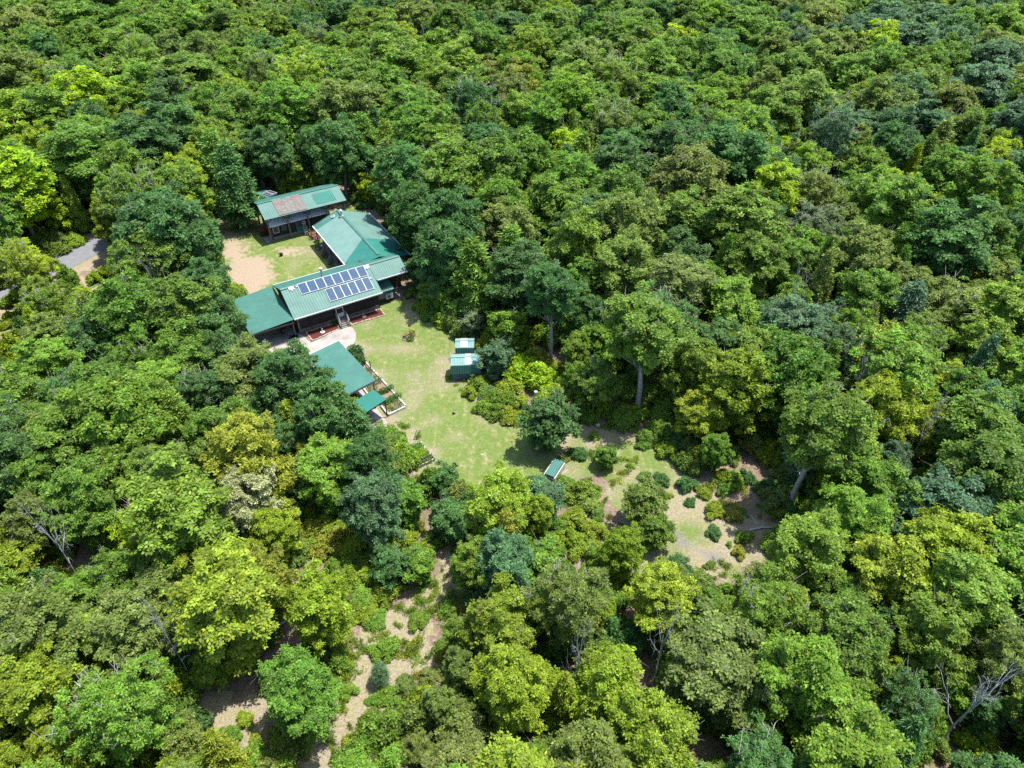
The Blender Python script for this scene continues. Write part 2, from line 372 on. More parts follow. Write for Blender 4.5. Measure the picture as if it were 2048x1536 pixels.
# the country road at the left and its sandy verge
road_c = [at(-260, 700), at(-60, 620), (at(30, 585)), at(128, 526), at(218, 478), at(330, 415), at(420, 372)]
def strip(pts, w):
    out_l, out_r = [], []
    for i, p in enumerate(pts):
        p0, p1 = pts[max(0, i - 1)], pts[min(len(pts) - 1, i + 1)]
        d = Vector((p1[0] - p0[0], p1[1] - p0[1])).normalized(); n = Vector((-d.y, d.x)) * w / 2
        out_l.append((p[0] + n.x, p[1] + n.y)); out_r.append((p[0] - n.x, p[1] - n.y))
    return out_l, out_r
VERGE = [strip(road_c, 8.5)[0] + strip(road_c, 8.5)[1][::-1], gpoly([(-40, 600), (110, 545), (250, 560), (260, 600), (120, 600), (60, 640), (60, 690), (-60, 730)])]
sheet('sandy_verge', (-95, -38, 52, 110), .35, .006, VERGE, M['open'], {'grass': lambda X, Y: np.clip(.30 + (vnoise(X, Y, .3, 2) - .5) * 1.1, 0, 1), 'sand': lambda X, Y: np.clip(.30 + (vnoise(X, Y, .25, 3) - .5) * 1.0 + .35 * soft(VERGE[1], 1.5)(X, Y), 0, 1), 'ash': zero})
l, r_ = strip(road_c, 3.9); rd = MB()
for i in range(len(l) - 1):
    rd.add([(*l[i], .03), (*r_[i], .03), (*r_[i + 1], .03), (*l[i + 1], .03)], [(3, 2, 1, 0)])
tag(rd.build('road', M['asphalt']), kind='structure')

# concrete apron between house and carport
def slab(name, pts, z, m):
    b = MB(); n = len(pts); b.add([(*p, 0.002) for p in pts] + [(*p, z) for p in pts], [tuple(range(n, 2 * n))] + [(i, (i + 1) % n, (i + 1) % n + n, i + n) for i in range(n)])
    o = b.build(name, m); return tag(o, kind='structure')
arc = [W(*q) for q in ((18.25, 64.7), (18.45, 64.0), (18.4, 63.2), (18.1, 62.3), (17.6, 61.5), (16.9, 60.8), (16.1, 60.4))]
slab('concrete_driveway', [W(7.6, 73.0), W(7.2, 60.5), W(11.4, 58.6)] + [W(11.5, 52.0), W(12.5, 47.0), W(15.5, 47.4), W(15.35, 58.4), W(15.6, 60.1)] + arc[::-1] + [W(17.4, 64.75), W(13.6, 63.9), W(13.2, 66.0), W(12.9, 66.3), W(12.9, 73.0)], .05, M['concrete'])
slab('side_walkway', [W(24.75, 67.5), W(26.3, 67.3), W(26.75, 68.35), W(24.75, 68.35)], .05, M['concrete'])

# ------------------------------------------------------------------ main house
HX = (17.7, 69.0)
def house_thing(name, label, cat, a, b, rz=0.):
    x, y = W(a, b); return thing(name, label, cat, (x, y, 0), AZ + math.radians(rz))
H = house_thing('house', 'long house with teal metal roof carrying two rows of blue solar panels', 'house', *HX)
def ab(a, b, z): return (a - HX[0], b - HX[1], z)
SL = .49
def fz(b): return 2.7 + (b - 65.2) * SL           # height of the front slope
# walls behind the porch, gable ends
w = MB(); w.box(12.95 - HX[0], 22.55 - HX[0], 66.75 - HX[1], 72.0 - HX[1], 0, 2.6); w.build('wall', M['brown_wall'], H)
for a in (12.86, 22.52):
    w = MB(); x = a - HX[0]; y0, y1, ym = 66.0 - HX[1], 72.2 - HX[1], 68.7 - HX[1]
    w.add([(x, y0, 2.58), (x, y1, 2.58), (x, y1, 2.9), (x, ym, 4.32), (x, y0, 3.0), (x + .08, y0, 2.58), (x + .08, y1, 2.58), (x + .08, y1, 2.9), (x + .08, ym, 4.32), (x + .08, y0, 3.0)],
          [(4, 3, 2, 1, 0), (5, 6, 7, 8, 9), (0, 1, 6, 5), (1, 2, 7, 6), (2, 3, 8, 7), (3, 4, 9, 8), (4, 0, 5, 9)])
    w.build('gable', M['brown_wall'], H)
# roof slopes
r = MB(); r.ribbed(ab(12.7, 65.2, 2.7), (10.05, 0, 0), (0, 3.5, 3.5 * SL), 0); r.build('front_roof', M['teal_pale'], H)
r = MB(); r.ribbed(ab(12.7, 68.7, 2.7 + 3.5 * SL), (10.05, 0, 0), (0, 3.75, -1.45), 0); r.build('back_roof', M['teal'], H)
r = MB(); r.bar(ab(12.66, 68.7, 4.43), ab(26.5, 68.7, 4.43), .34, .05); r.build('ridge_cap', M['teal_pale'], H)
gt = MB(); gt.box(12.7 - HX[0], 22.75 - HX[0], 65.06 - HX[1], 65.17 - HX[1], 2.57, 2.70); gt.build('gutter', M['trim'], H)
fa = MB(); fa.bar(ab(12.67, 65.2, 2.66), ab(12.67, 68.7, 4.37), .05, .14); fa.bar(ab(12.67, 68.7, 4.37), ab(12.67, 72.45, 2.92), .05, .14); fa.build('fascia', M['teal_deep'], H)
# back eave trim
fb = MB(); fb.box(12.7 - HX[0], 21.3 - HX[0], 72.46 - HX[1], 72.54 - HX[1], 2.86, 2.98); fb.build('back_gutter', M['trim'], H)
# porch front: dark screens between posts
seg = [13.2, 14.5, 15.8, 17.35, 18.35, 19.75, 21.1, 22.5]
for i in range(len(seg) - 1):
    if i == 3: continue
    s_ = MB(); s_.box(seg[i] + .05 - HX[0], seg[i + 1] - .05 - HX[0], 66.10 - HX[1], 66.14 - HX[1], .62, 2.6)
    s_.build('porch_screen', M['screen'], H)
    s_ = MB(); s_.box(seg[i] + .05 - HX[0], seg[i + 1] - .05 - HX[0], 66.06 - HX[1], 66.09 - HX[1], 1.45, 1.50); s_.build('screen_rail', M['beam'], H)
for i, a in enumerate(seg):
    p = MB(); p.box(a - .05 - HX[0], a + .05 - HX[0], 66.02 - HX[1], 66.12 - HX[1], 0, 3.0); p.build('porch_post', M['wood'] if i == 0 else M['beam'], H)
sk = MB()
a = 13.3
while a < 22.45:
    if not 17.25 < a < 18.45: sk.box(a - HX[0], a + .19 - HX[0], 66.02 - HX[1] + random.uniform(0, .015), 66.07 - HX[1], .03, .60 + random.uniform(-.02, .02))
    a += .21
tag(sk.build('skirting_boards', M['skirt'], H), kind='stuff')
# white storm door
d = MB()
for x0, x1, z0, z1 in ((17.42, 17.50, .62, 2.62), (18.20, 18.28, .62, 2.62), (17.50, 18.20, 2.54, 2.62), (17.50, 18.20, .62, 1.15), (17.50, 18.20, 1.78, 1.86)):
    d.box(x0 - HX[0], x1 - HX[0], 65.98 - HX[1], 66.04 - HX[1], z0, z1)
dd = d.build('storm_door', M['white'], H)
q = MB(); q.box(17.50 - HX[0], 18.20 - HX[0], 66.00 - HX[1], 66.03 - HX[1], 1.15, 1.78); q.box(17.50 - HX[0], 18.20 - HX[0], 66.00 - HX[1], 66.03 - HX[1], 1.86, 2.54); q.build('pane', M['screen'], dd)
# solar panels lie 6 cm off the front slope
n_front = Vector((0, -SL, 1)).normalized(); v_front = Vector((0, 1, SL)).normalized()
tilt = math.atan(SL)
pan = MB(); pw, ph = .955, 1.40
for x0, x1, y0, y1 in ((0, pw, 0, .035), (0, pw, ph - .035, ph), (0, .035, .035, ph - .035), (pw - .035, pw, .035, ph - .035)): pan.box(x0, x1, y0, y1, 0, .045)
frame_me = pan.mesh('solar_panel', M['trim'])
cl = MB(); cl.box(.035, pw - .035, .035, ph - .035, .012, .036); cell_me = cl.mesh('cells', M['solar'])
def solar(parent, loc, rot, fm=frame_me, cm=cell_me):
    o = put('solar_panel', fm, parent, loc); o.rotation_euler = rot; put('cells', cm, o); return o
for i in range(8):
    b0 = 67.42; solar(H, (14.5 + i * .958 - HX[0], b0 - HX[1], fz(b0) + .09), (tilt, 0, 0))
cl = MB(); cl.box(.035, pw - .07, .035, 1.63, .012, .036)
pan2 = MB(); pw2, ph2 = .845, 1.66
for x0, x1, y0, y1 in ((0, pw2, 0, .035), (0, pw2, ph2 - .035, ph2), (0, .035, .035, ph2 - .035), (pw2 - .035, pw2, .035, ph2 - .035)): pan2.box(x0, x1, y0, y1, 0, .045)
fm2 = pan2.mesh('solar_panel', M['trim']); cl = MB(); cl.box(.035, pw2 - .035, .035, ph2 - .035, .012, .036); cm2 = cl.mesh('cells', M['solar'])
for i in range(6):
    b0 = 65.76; solar(H, (17.0 + i * .848 - HX[0], b0 - HX[1], fz(b0) + .09), (tilt, 0, 0), fm2, cm2)
def small_vent(a, b, lift=.10):
    v = MB(); z = fz(b) + lift
    v.box(-.28, .28, -.19, .19, 0, .05)
    o = v.build('roof_vent', M['trim'], H, ab(a, b, z)); o.rotation_euler = (tilt, 0, 0)
    v = MB()
    for k in range(4): v.box(-.22, .22, -.15 + k * .085, -.10 + k * .085, .05, .062)
    v.build('louvre', M['steel'], o)
    v = MB(); v.box(-.07, .07, -.32, -.19, -.02, .03); v.build('bracket', M['trim'], o)
small_vent(13.78, 68.42); small_vent(22.45, 68.42)
jb = MB(); jb.box(14.28 - HX[0], 14.44 - HX[0], 68.35 - HX[1], 68.6 - HX[1], fz(68.45) + .02, fz(68.45) + .14); jb.build('junction_box', M['white'], H)
jb = MB(); jb.box(22.2 - HX[0], 22.34 - HX[0], 66.9 - HX[1], 67.1 - HX[1], fz(67) + .02, fz(67) + .14); jb.build('junction_box', M['white'], H)
ch = MB(); ch.cyl(17.45 - HX[0], 69.0 - HX[1], 4.25, 5.35, .10, 10); chm = ch.build('chimney', M['steel'], H)
ch = MB(); ch.cyl(17.45 - HX[0], 69.0 - HX[1], 5.35, 5.42, .20, 12); ch.cyl(17.45 - HX[0], 69.0 - HX[1], 5.46, 5.56, .20, 12, .08); ch.build('chimney_cap', M['trim'], chm)
ch = MB(); ch.cyl(17.45 - HX[0], 69.0 - HX[1], 4.22, 4.42, .27, 12, .12); ch.build('flashing', M['steel'], chm)
# right-hand extension
e = MB(); e.box(22.7 - HX[0], 26.3 - HX[0], 68.35 - HX[1], 72.0 - HX[1], 0, 3.3); e.build('extension_wall', M['brown_wall'], H)
r = MB(); r.ribbed(ab(22.78, 66.72, fz(66.72) + .01), (3.8, 0, 0), (0, 1.98, 1.98 * SL), 0); r.build('extension_roof', M['teal_pale'], H)
r = MB(); r.ribbed(ab(22.78, 68.7, 2.7 + 3.5 * SL + .01), (3.8, 0, 0), (0, 3.2, -1.24), 0); r.build('extension_back_roof', M['teal'], H)
gt = MB(); gt.box(22.9 - HX[0], 26.6 - HX[0], 66.60 - HX[1], 66.70 - HX[1], fz(66.72) - .12, fz(66.72) + .0); gt.build('extension_gutter', M['trim'], H)
sk2 = MB(); sk2.box(24.75 - HX[0], 26.32 - HX[0], 68.30 - HX[1], 68.345 - HX[1], .05, .62); sk2.build('extension_skirting', M['skirt'], H)
bo = MB(); bo.box(22.75 - HX[0], 24.6 - HX[0], 67.15 - HX[1], 68.34 - HX[1], 0, 1.75); bo.build('side_lean_to', M['wood'], H)
bo = MB(); bo.box(22.77 - HX[0], 24.62 - HX[0], 67.10 - HX[1], 67.145 - HX[1], .0, .48); bo.build('lean_to_skirting', M['brown_wall'], H)
aw = MB(); aw.ribbed(ab(22.7, 66.5, 1.80), (1.95, 0, 0), (0, 1.7, .75), 0); aw.build('side_awning', M['teal'], H)
hp = thing('air_conditioner', 'white outdoor air conditioner under the small teal awning', 'air conditioner', (*W(24.1, 66.9), .52), AZ)
ac = MB(); ac.box(-.42, .42, -.16, .16, 0, .62); ac.build('casing', M['white'], hp)
ac = MB(); ac.tube([(-.10, -.165, .31), (-.10, -.185, .31)], [.23, .23], 14); ac.build('fan_grille', M['grey_wall'], hp)
for x in (-.3, .3):
    ac = MB(); ac.box(x - .05, x + .05, -.12, .12, -.5, 0); ac.build('bracket', M['beam'], hp)
# carport joined to the left gable
cpL = MB(); cpL.ribbed(ab(8.0, 65.15, 2.40), (0, 7.6, 0), (4.68, 0, .30), 0, .05, .26); cpL.build('carport_roof', M['teal'], H)
gb = MB(); gb.box(8.0 - HX[0], 12.6 - HX[0], 65.05 - HX[1], 65.13 - HX[1], 2.22, 2.36); gb.build('carport_gutter', M['beam'], H)
for a, b in ((8.3, 65.6), (8.3, 69.0), (8.3, 72.4), (12.6, 66.0), (12.6, 72.2)):
    p = MB(); p.box(a - .06 - HX[0], a + .06 - HX[0], b - .06 - HX[1], b + .06 - HX[1], 0, 2.36); p.build('carport_post', M['post'], H)
dp = MB(); dp.tube([ab(13.02, 65.3, 2.6), ab(13.12, 65.9, 2.35), ab(13.12, 65.95, .1)], [.05, .05, .05], 6); dp.build('downpipe', M['teal_pale'], H)

# porch steps
st = thing('porch_steps', 'grey wooden steps with handrails leading up to the white door', 'steps', (*W(17.85, 65.3), 0), AZ)
b = MB(); b.box(-.5, .5, .05, .68, .50, .58); b.build('landing', M['wood'], st)
for i in range(4):
    b = MB(); b.box(-.48, .48, -.72 + i * .2, -.50 + i * .2, .08 + i * .125, .12 + i * .125); b.build('tread', M['wood'], st)
for s_ in (-.5, .5):
    b = MB(); b.bar((s_, -.74, .05), (s_, .05, .52), .05, .18); b.build('stringer', M['wood'], st)
    b = MB(); b.bar((s_, -.74, .92), (s_, .05, 1.40), .07, .05); b.bar((s_, .05, 1.40), (s_, .66, 1.40), .07, .05); b.build('handrail', M['wood'], st)
    b = MB(); b.bar((s_, -.74, .52), (s_, .05, .98), .05, .04); b.build('mid_rail', M['wood'], st)
    for y_, z_ in ((-.74, .92), (.05, 1.40), (.64, 1.40)):
        b = MB(); b.box(s_ - .04, s_ + .04, y_ - .04, y_ + .04, 0, z_); b.build('rail_post', M['wood'], st)
# mulch beds with stone edging
def mulch_bed(label, corners):
    pts = [W(*c) for c in corners]; cx = sum(p[0] for p in pts) / 4; cy = sum(p[1] for p in pts) / 4
    t = thing('mulch_bed', label, 'flower bed', (cx, cy, 0), 0, 'red mulch beds along the porch')
    b = MB(); P = [(p[0] - cx, p[1] - cy) for p in pts]
    b.add([(*p, .004) for p in P] + [(*p, .09) for p in P], [(4, 5, 6, 7)] + [(i, (i + 1) % 4, (i + 1) % 4 + 4, i + 4) for i in range(4)])
    b.build('mulch', M['mulch'], t); e = MB()
    for i in range(4):
        p, q2 = Vector(P[i]), Vector(P[(i + 1) % 4]); n = max(2, int((q2 - p).length / .15))
        for k in range(n):
            c = p.lerp(q2, (k + .5) / n); e.rock(c.x + random.uniform(-.03, .03), c.y + random.uniform(-.03, .03), .08, random.uniform(.07, .11), .9)
    tag(e.build('stone_edging', M['edging'], t), kind='stuff')
mulch_bed('red mulch bed edged with pale stones between carport and steps', [(13.75, 66.0), (13.85, 64.15), (17.15, 64.7), (17.15, 65.95)])
mulch_bed('red mulch bed edged with pale stones right of the steps', [(18.55, 66.0), (18.55, 64.75), (22.45, 64.6), (22.5, 66.0)])
def ornament(label, a, b, m):
    t = thing('garden_ornament', label, 'ornament', (*W(a, b), .09), AZ)
    o = MB(); o.cyl(0, 0, 0, .10, .22, 12, .26); o.build('basin', m, t)
    o = MB(); o.cyl(0, .02, .1, .42, .06, 8, .03); o.rock(0, .02, .46, .08); o.build('spout', M['steel'], t)
ornament('small white round ornament on the left mulch bed', 15.3, 64.95, M['white'])
ornament('small grey round ornament on the right mulch bed', 20.3, 65.4, M['stone'])

# things under and beside the left carport
pool = thing('wading_pool', 'round dark blue tub standing under the house end of the carport', 'tub', (*W(12.35, 65.75), .05), AZ)
b = MB(); b.tube([(.42 * math.cos(k * math.pi / 8), .42 * math.sin(k * math.pi / 8), .12) for k in range(17)], [.07] * 17, 6); b.build('rim', M['blue'], pool)
b = MB(); b.cyl(0, 0, .0, .07, .38, 16); b.build('base', M['black'], pool)
gr = thing('grill', 'black barbecue grill on legs beneath the left carport', 'grill', (*W(11.6, 66.5), .05), AZ + .3)
b = MB(); b.tube([(-.34, 0, .78), (.34, 0, .78)], [.26, .26], 12); b.build('body', M['black'], gr)
for sx in (-.28, .28):
    for sy in (-.18, .18):
        b = MB(); b.box(sx - .02, sx + .02, sy - .02, sy + .02, 0, .68); b.build('leg', M['black'], gr)
chair = thing('garden_chair', 'pale garden chair at the open corner of the left carport', 'chair', (*W(9.35, 65.35), .05), AZ + .5)
b = MB(); b.box(-.25, .25, -.25, .25, .40, .45); b.build('seat', M['white'], chair)
b = MB(); b.hexa([(-.25, .22, .45), (.25, .22, .45), (.25, .26, .45), (-.25, .26, .45), (-.25, .32, .95), (.25, .32, .95), (.25, .36, .95), (-.25, .36, .95)]); b.build('backrest', M['white'], chair)
for sx in (-.22, .22):
    for sy in (-.22, .22):
        b = MB(); b.box(sx - .02, sx + .02, sy - .02, sy + .02, 0, .40); b.build('leg', M['steel'], chair)
bk = thing('bucket', 'white bucket at the outer edge of the concrete drive', 'bucket', (*W(8.75, 65.2), .05), 0)
b = MB(); b.cyl(0, 0, 0, .36, .15, 12, .19); b.build('body', M['white'], bk)
b = MB(); b.tube([(.19 * math.cos(k * math.pi / 6), 0, .36 + .16 * math.sin(k * math.pi / 6)) for k in range(7)], [.012] * 7, 5); b.build('handle', M['steel'], bk)

# ------------------------------------------------------------------ second house behind
H2X = (24.9, 78.5)
H2 = house_thing('house', 'square house with plain teal metal gable roof behind the solar roof', 'house', *H2X)
def ab2(a, b, z): return (a - H2X[0], b - H2X[1], z)
w = MB(); w.box(22.6 - H2X[0], 28.3 - H2X[0], 72.8 - H2X[1], 83.6 - H2X[1], 0, 2.6); w.build('wall', M['brown_wall'], H2)
w = MB()
for b_ in (83.5,):
    y = b_ - H2X[1]; w.add([(22.6 - H2X[0], y, 2.6), (28.3 - H2X[0], y, 2.6), (24.9 - H2X[0], y, 3.9), (22.6 - H2X[0], y + .08, 2.6), (28.3 - H2X[0], y + .08, 2.6), (24.9 - H2X[0], y + .08, 3.9)], [(0, 2, 1), (3, 4, 5), (0, 1, 4, 3), (1, 2, 5, 4), (2, 0, 3, 5)])
w.build('gable', M['brown_wall'], H2)
zl, zr, zt = 2.7, 2.5, 4.0
def lz(a): return zl + (zt - zl) * (a - 21.4) / 3.5
r = MB(); r.ribbed(ab2(21.4, 75.6, zl), (0, 7.3, 0), (3.5, 0, zt - zl), 0, .05, .45, .018); r.build('left_roof', M['teal_sheen'], H2)
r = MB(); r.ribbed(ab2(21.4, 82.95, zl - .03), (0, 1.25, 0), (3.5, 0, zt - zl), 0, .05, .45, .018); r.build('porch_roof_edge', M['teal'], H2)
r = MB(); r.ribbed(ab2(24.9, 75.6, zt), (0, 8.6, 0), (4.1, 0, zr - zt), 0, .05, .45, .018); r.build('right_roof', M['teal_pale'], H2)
# deep teal sheets next to the long house: a piece on each slope, butted to the paler sheets
def tri_sheet(pts, m, name):
    b = MB(); n = len(pts); P = [ab2(*q) for q in pts]
    b.add(P + [(x, y, z - .05) for x, y, z in P], [tuple(range(n)), tuple(range(2 * n - 1, n - 1, -1))] + [(i, i + n, (i + 1) % n + n, (i + 1) % n) for i in range(n)]); return b.build(name, m, H2)
tri_sheet([(21.4, 75.6, zl), (24.9, 75.6, zt), (21.4, 73.2, zl)][::-1], M['teal_sheen'], 'valley_sheet')
tri_sheet([(21.4, 73.2, zl + .004), (24.9, 75.59, zt + .004), (24.9, 70.4, zt + .004), (21.4, 71.9, zl + .004)][::-1], M['teal_deep'], 'deep_teal_sheet')
tri_sheet([(24.9, 75.59, zt), (29.0, 75.59, zr), (29.0, 71.4, zr), (24.9, 70.4, zt)][::-1], M['teal_deep'], 'deep_teal_sheet')
r = MB(); r.bar(ab2(24.9, 70.9, 4.03), ab2(24.9, 84.2, 4.03), .32, .05); r.build('ridge_cap', M['teal'], H2)
f_ = MB(); f_.box(21.28 - H2X[0], 21.38 - H2X[0], 73.0 - H2X[1], 84.2 - H2X[1], 2.56, 2.72); f_.build('gutter', M['trim'], H2)
f_ = MB(); f_.box(29.02 - H2X[0], 29.10 - H2X[0], 71.4 - H2X[1], 84.2 - H2X[1], 2.38, 2.52); f_.build('back_gutter', M['trim'], H2)
f_ = MB(); f_.bar(ab2(21.4, 84.23, 2.66), ab2(24.9, 84.23, 3.97), .05, .12); f_.bar(ab2(24.9, 84.23, 3.97), ab2(29.0, 84.23, 2.47), .05, .12); f_.build('fascia', M['teal'], H2)
c_ = MB(); c_.cyl(24.75 - H2X[0], 82.35 - H2X[1], 3.85, 4.75, .10, 10); cc = c_.build('chimney', M['steel'], H2)
c_ = MB(); c_.cyl(24.75 - H2X[0], 82.35 - H2X[1], 4.75, 4.90, .2, 12, .1); c_.build('chimney_cap', M['trim'], cc)
c_ = MB(); c_.box(24.5 - H2X[0], 25.0 - H2X[0], 82.1 - H2X[1], 82.6 - H2X[1], 3.86, 4.08); c_.build('flashing', M['steel'], cc)
v_ = MB(); v_.cyl(0, 0, 0, .12, .26, 14); vv = v_.build('roof_vent', M['trim'], H2, ab2(23.95, 83.35, lz(23.95) + .02)); vv.rotation_euler = (0, -.36, 0)
v_ = MB(); v_.cyl(0, 0, .12, .15, .17, 12); v_.build('louvre', M['grey_wall'], vv)
pf = MB(); pf.box(21.5 - H2X[0], 22.58 - H2X[0], 73.0 - H2X[1], 83.9 - H2X[1], .02, .30); pf.build('porch_floor', M['wood'], H2)
for b_ in (73.6, 76.2, 78.8, 81.4, 83.8):
    p = MB(); p.box(21.52 - H2X[0], 21.62 - H2X[0], b_ - .05 - H2X[1], b_ + .05 - H2X[1], .3, 2.62); p.build('porch_post', M['beam'], H2)
wn_ = [(75.2, 76.2), (78.2, 79.3), (81.4, 82.5)]
for b0, b1 in wn_:
    x = 22.56 - H2X[0]; q = MB(); q.box(x - .03, x + .03, b0 - H2X[1], b1 - H2X[1], 1.0, 2.1); wf = q.build('window', M['white'], H2)
    q = MB(); q.box(x - .045, x - .032, b0 + .08 - H2X[1], b1 - .08 - H2X[1], 1.08, 2.02); q.build('pane', M['screen'], wf)

# ------------------------------------------------------------------ pole shelter, the cabin under it, lean-to roof behind
P0 = (21.7, 90.3)
PS = house_thing('pole_shelter', 'tall open shelter on braced poles with teal gable roof', 'shelter', *P0)
def ap(a, b, z): return (a - P0[0], b - P0[1], z)
ez, rz_, bz = 3.6, 4.62, 3.62; eb, rb, bb = 87.1, 89.95, 93.2
FSL = (rz_ - ez) / (rb - eb)
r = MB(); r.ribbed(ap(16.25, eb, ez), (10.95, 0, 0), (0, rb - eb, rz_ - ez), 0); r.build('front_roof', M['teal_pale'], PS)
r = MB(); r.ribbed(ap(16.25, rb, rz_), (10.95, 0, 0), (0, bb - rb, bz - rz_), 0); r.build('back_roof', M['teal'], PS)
r = MB(); r.bar(ap(16.22, rb, rz_ + .03), ap(27.23, rb, rz_ + .03), .3, .05); r.build('ridge_cap', M['teal'], PS)
def sz(b, k=0.): return ez + (b - eb) * FSL + k
# weathered panels laid on the roof, with pale seams
rows = 5
for i in range(rows):
    b0 = 87.2 + i * .53; b1 = b0 + .50
    for j in range(3):
        q = MB(); a0, a1 = 18.15 + j * 1.25, 18.15 + j * 1.25 + 1.235
        k0, k1 = .05, .085
        q.hexa([ap(a0, b0, sz(b0, k0)), ap(a1, b0, sz(b0, k0)), ap(a1, b1, sz(b1, k0)), ap(a0, b1, sz(b1, k0)), ap(a0, b0, sz(b0, k1)), ap(a1, b0, sz(b0, k1)), ap(a1, b1, sz(b1, k1)), ap(a0, b1, sz(b1, k1))])
        q.build('weathered_panel', M['rust'] if (i, j) in ((3, 0), (4, 2)) else M['tan_sheet'], PS)
    for a0 in np.arange(18.2, 21.7, .62):
        if random.random() < .22: continue
        q = MB(); q.bar(ap(a0, b1 + .015, sz(b1 + .015, .085)), ap(a0 + random.uniform(.35, .6), b1 + .015, sz(b1 + .015, .085)), .055, .03); q.build('pale_seam', M['batten'], PS)
q = MB(); a0, a1, b0, b1 = 23.3, 26.0, 87.55, 89.35
q.ribbed(ap(a0, b0, sz(b0, .035)), (a1 - a0, 0, 0), (0, b1 - b0, (b1 - b0) * FSL), 0, .02); q.build('darker_roof_sheet', M['teal_deep'], PS)
posts = [16.6, 19.2, 21.85, 24.45, 26.95]
for a in posts:
    for b in (87.72, 93.0):
        p = MB(); p.box(a - .09 - P0[0], a + .09 - P0[0], b - .09 - P0[1], b + .09 - P0[1], 0, 3.62 if b < 90 else 3.56); p.build('post', M['post'], PS)
for b, z in ((87.62, 3.56), (93.0, 3.5)):
    p = MB(); p.bar(ap(16.4, b, z), ap(27.1, b, z), .08, .2); p.build('eave_beam', M['beam'], PS)
for i, a in enumerate(posts):
    for s_ in (-1, 1):
        if (i == 0 and s_ < 0) or (i == len(posts) - 1 and s_ > 0): continue
        p = MB(); p.bar(ap(a, 87.72, 2.75), ap(a + s_ * .95, 87.72, 3.5), .09); p.build('brace', M['beam'], PS)
for b in (87.72, 93.0):
    p = MB(); p.bar(ap(27.0, b, 2.6), ap(27.0, b + (1 if b < 90 else -1), 3.6), .09); p.build('brace', M['beam'], PS)
# cabin under the shelter
C0 = (20.9, 89.8)
CB = house_thing('cabin', 'dark cabin with white sloping roof sheltered under the poles', 'cabin', *C0)
def ac_(a, b, z): return (a - C0[0], b - C0[1], z)
w = MB(); w.box(17.0 - C0[0], 24.9 - C0[0], 88.3 - C0[1], 92.6 - C0[1], .0, 2.0); w.build('wall', M['screen'], CB)
w = MB(); w.hexa([ac_(16.75, 87.95, 2.02), ac_(25.0, 87.95, 2.02), ac_(25.0, 92.7, 2.72), ac_(16.75, 92.7, 2.72), ac_(16.75, 87.95, 2.09), ac_(25.0, 87.95, 2.09), ac_(25.0, 92.7, 2.80), ac_(16.75, 92.7, 2.80)]); w.build('roof', M['bright_white'], CB)
for a0, a1, m in ((17.15, 17.95, 'wood'), (18.2, 19.05, 'screen'), (20.2, 21.2, 'teal_deep')):
    w = MB(); w.box(a0 - C0[0], a1 - C0[0], 88.22 - C0[1], 88.29 - C0[1], .9 if m != 'teal_deep' else .1, 1.9); fr = w.build('window' if m != 'teal_deep' else 'door', M['steel'] if m == 'wood' else M[m], CB)
    w = MB(); w.box(a0 + .08 - C0[0], a1 - .08 - C0[0], 88.19 - C0[1], 88.215 - C0[1], 1.0, 1.8); w.build('pane', M['solar_dark'], fr)
sk = MB()
for a in np.arange(17.0, 24.8, .22): sk.box(a - C0[0], a + .2 - C0[0], 88.18 - C0[1] + random.uniform(0, .02), 88.24 - C0[1], .02, .42 + random.uniform(-.03, .03))
tag(sk.build('skirting_boards', M['wood'], CB), kind='stuff')
sw = MB(); sw.hexa([ac_(16.92, 88.3, .05), ac_(16.99, 88.3, .05), ac_(16.99, 92.6, .05), ac_(16.92, 92.6, .05), ac_(16.92, 88.3, 1.98), ac_(16.99, 88.3, 1.98), ac_(16.99, 92.6, 2.5), ac_(16.92, 92.6, 2.5)]); sw.build('side_wall', M['skirt'], CB)
pd = MB(); pd.box(15.9 - C0[0], 16.85 - C0[0], 87.75 - C0[1], 89.5 - C0[1], .02, .14); pd.build('side_step', M['wood'], CB)
# lean-to roof behind with two dark panels
L0 = W(19.2, 97.6)
LT = thing('lean_to', 'small teal roof with two dark solar panels behind the shelter', 'shed', (*L0, 0), AZ + math.radians(27))
q = MB(); q.ribbed((-.85, -1.3, 2.35), (0, 2.6, 0), (1.75, 0, -.12), 0); q.build('roof', M['teal'], LT)
q = MB(); q.box(-.75, .8, -1.2, 1.2, 0, 2.15); q.build('wall', M['brown_wall'], LT)
pan3 = MB()
for x0, x1, y0, y1 in ((0, .66, 0, .04), (0, .66, 1.36, 1.4), (0, .04, .04, 1.36), (.62, .66, .04, 1.36)): pan3.box(x0, x1, y0, y1, 0, .045)
fm3 = pan3.mesh('solar_panel', M['trim']); cl = MB(); cl.box(.04, .62, .04, 1.36, .012, .036); cm3 = cl.mesh('cells', M['solar_dark'])
for k in range(2): solar(LT, (-.42 + k * .67, -1.25, 2.43 - .045 * k), (0, .068, 0), fm3, cm3)
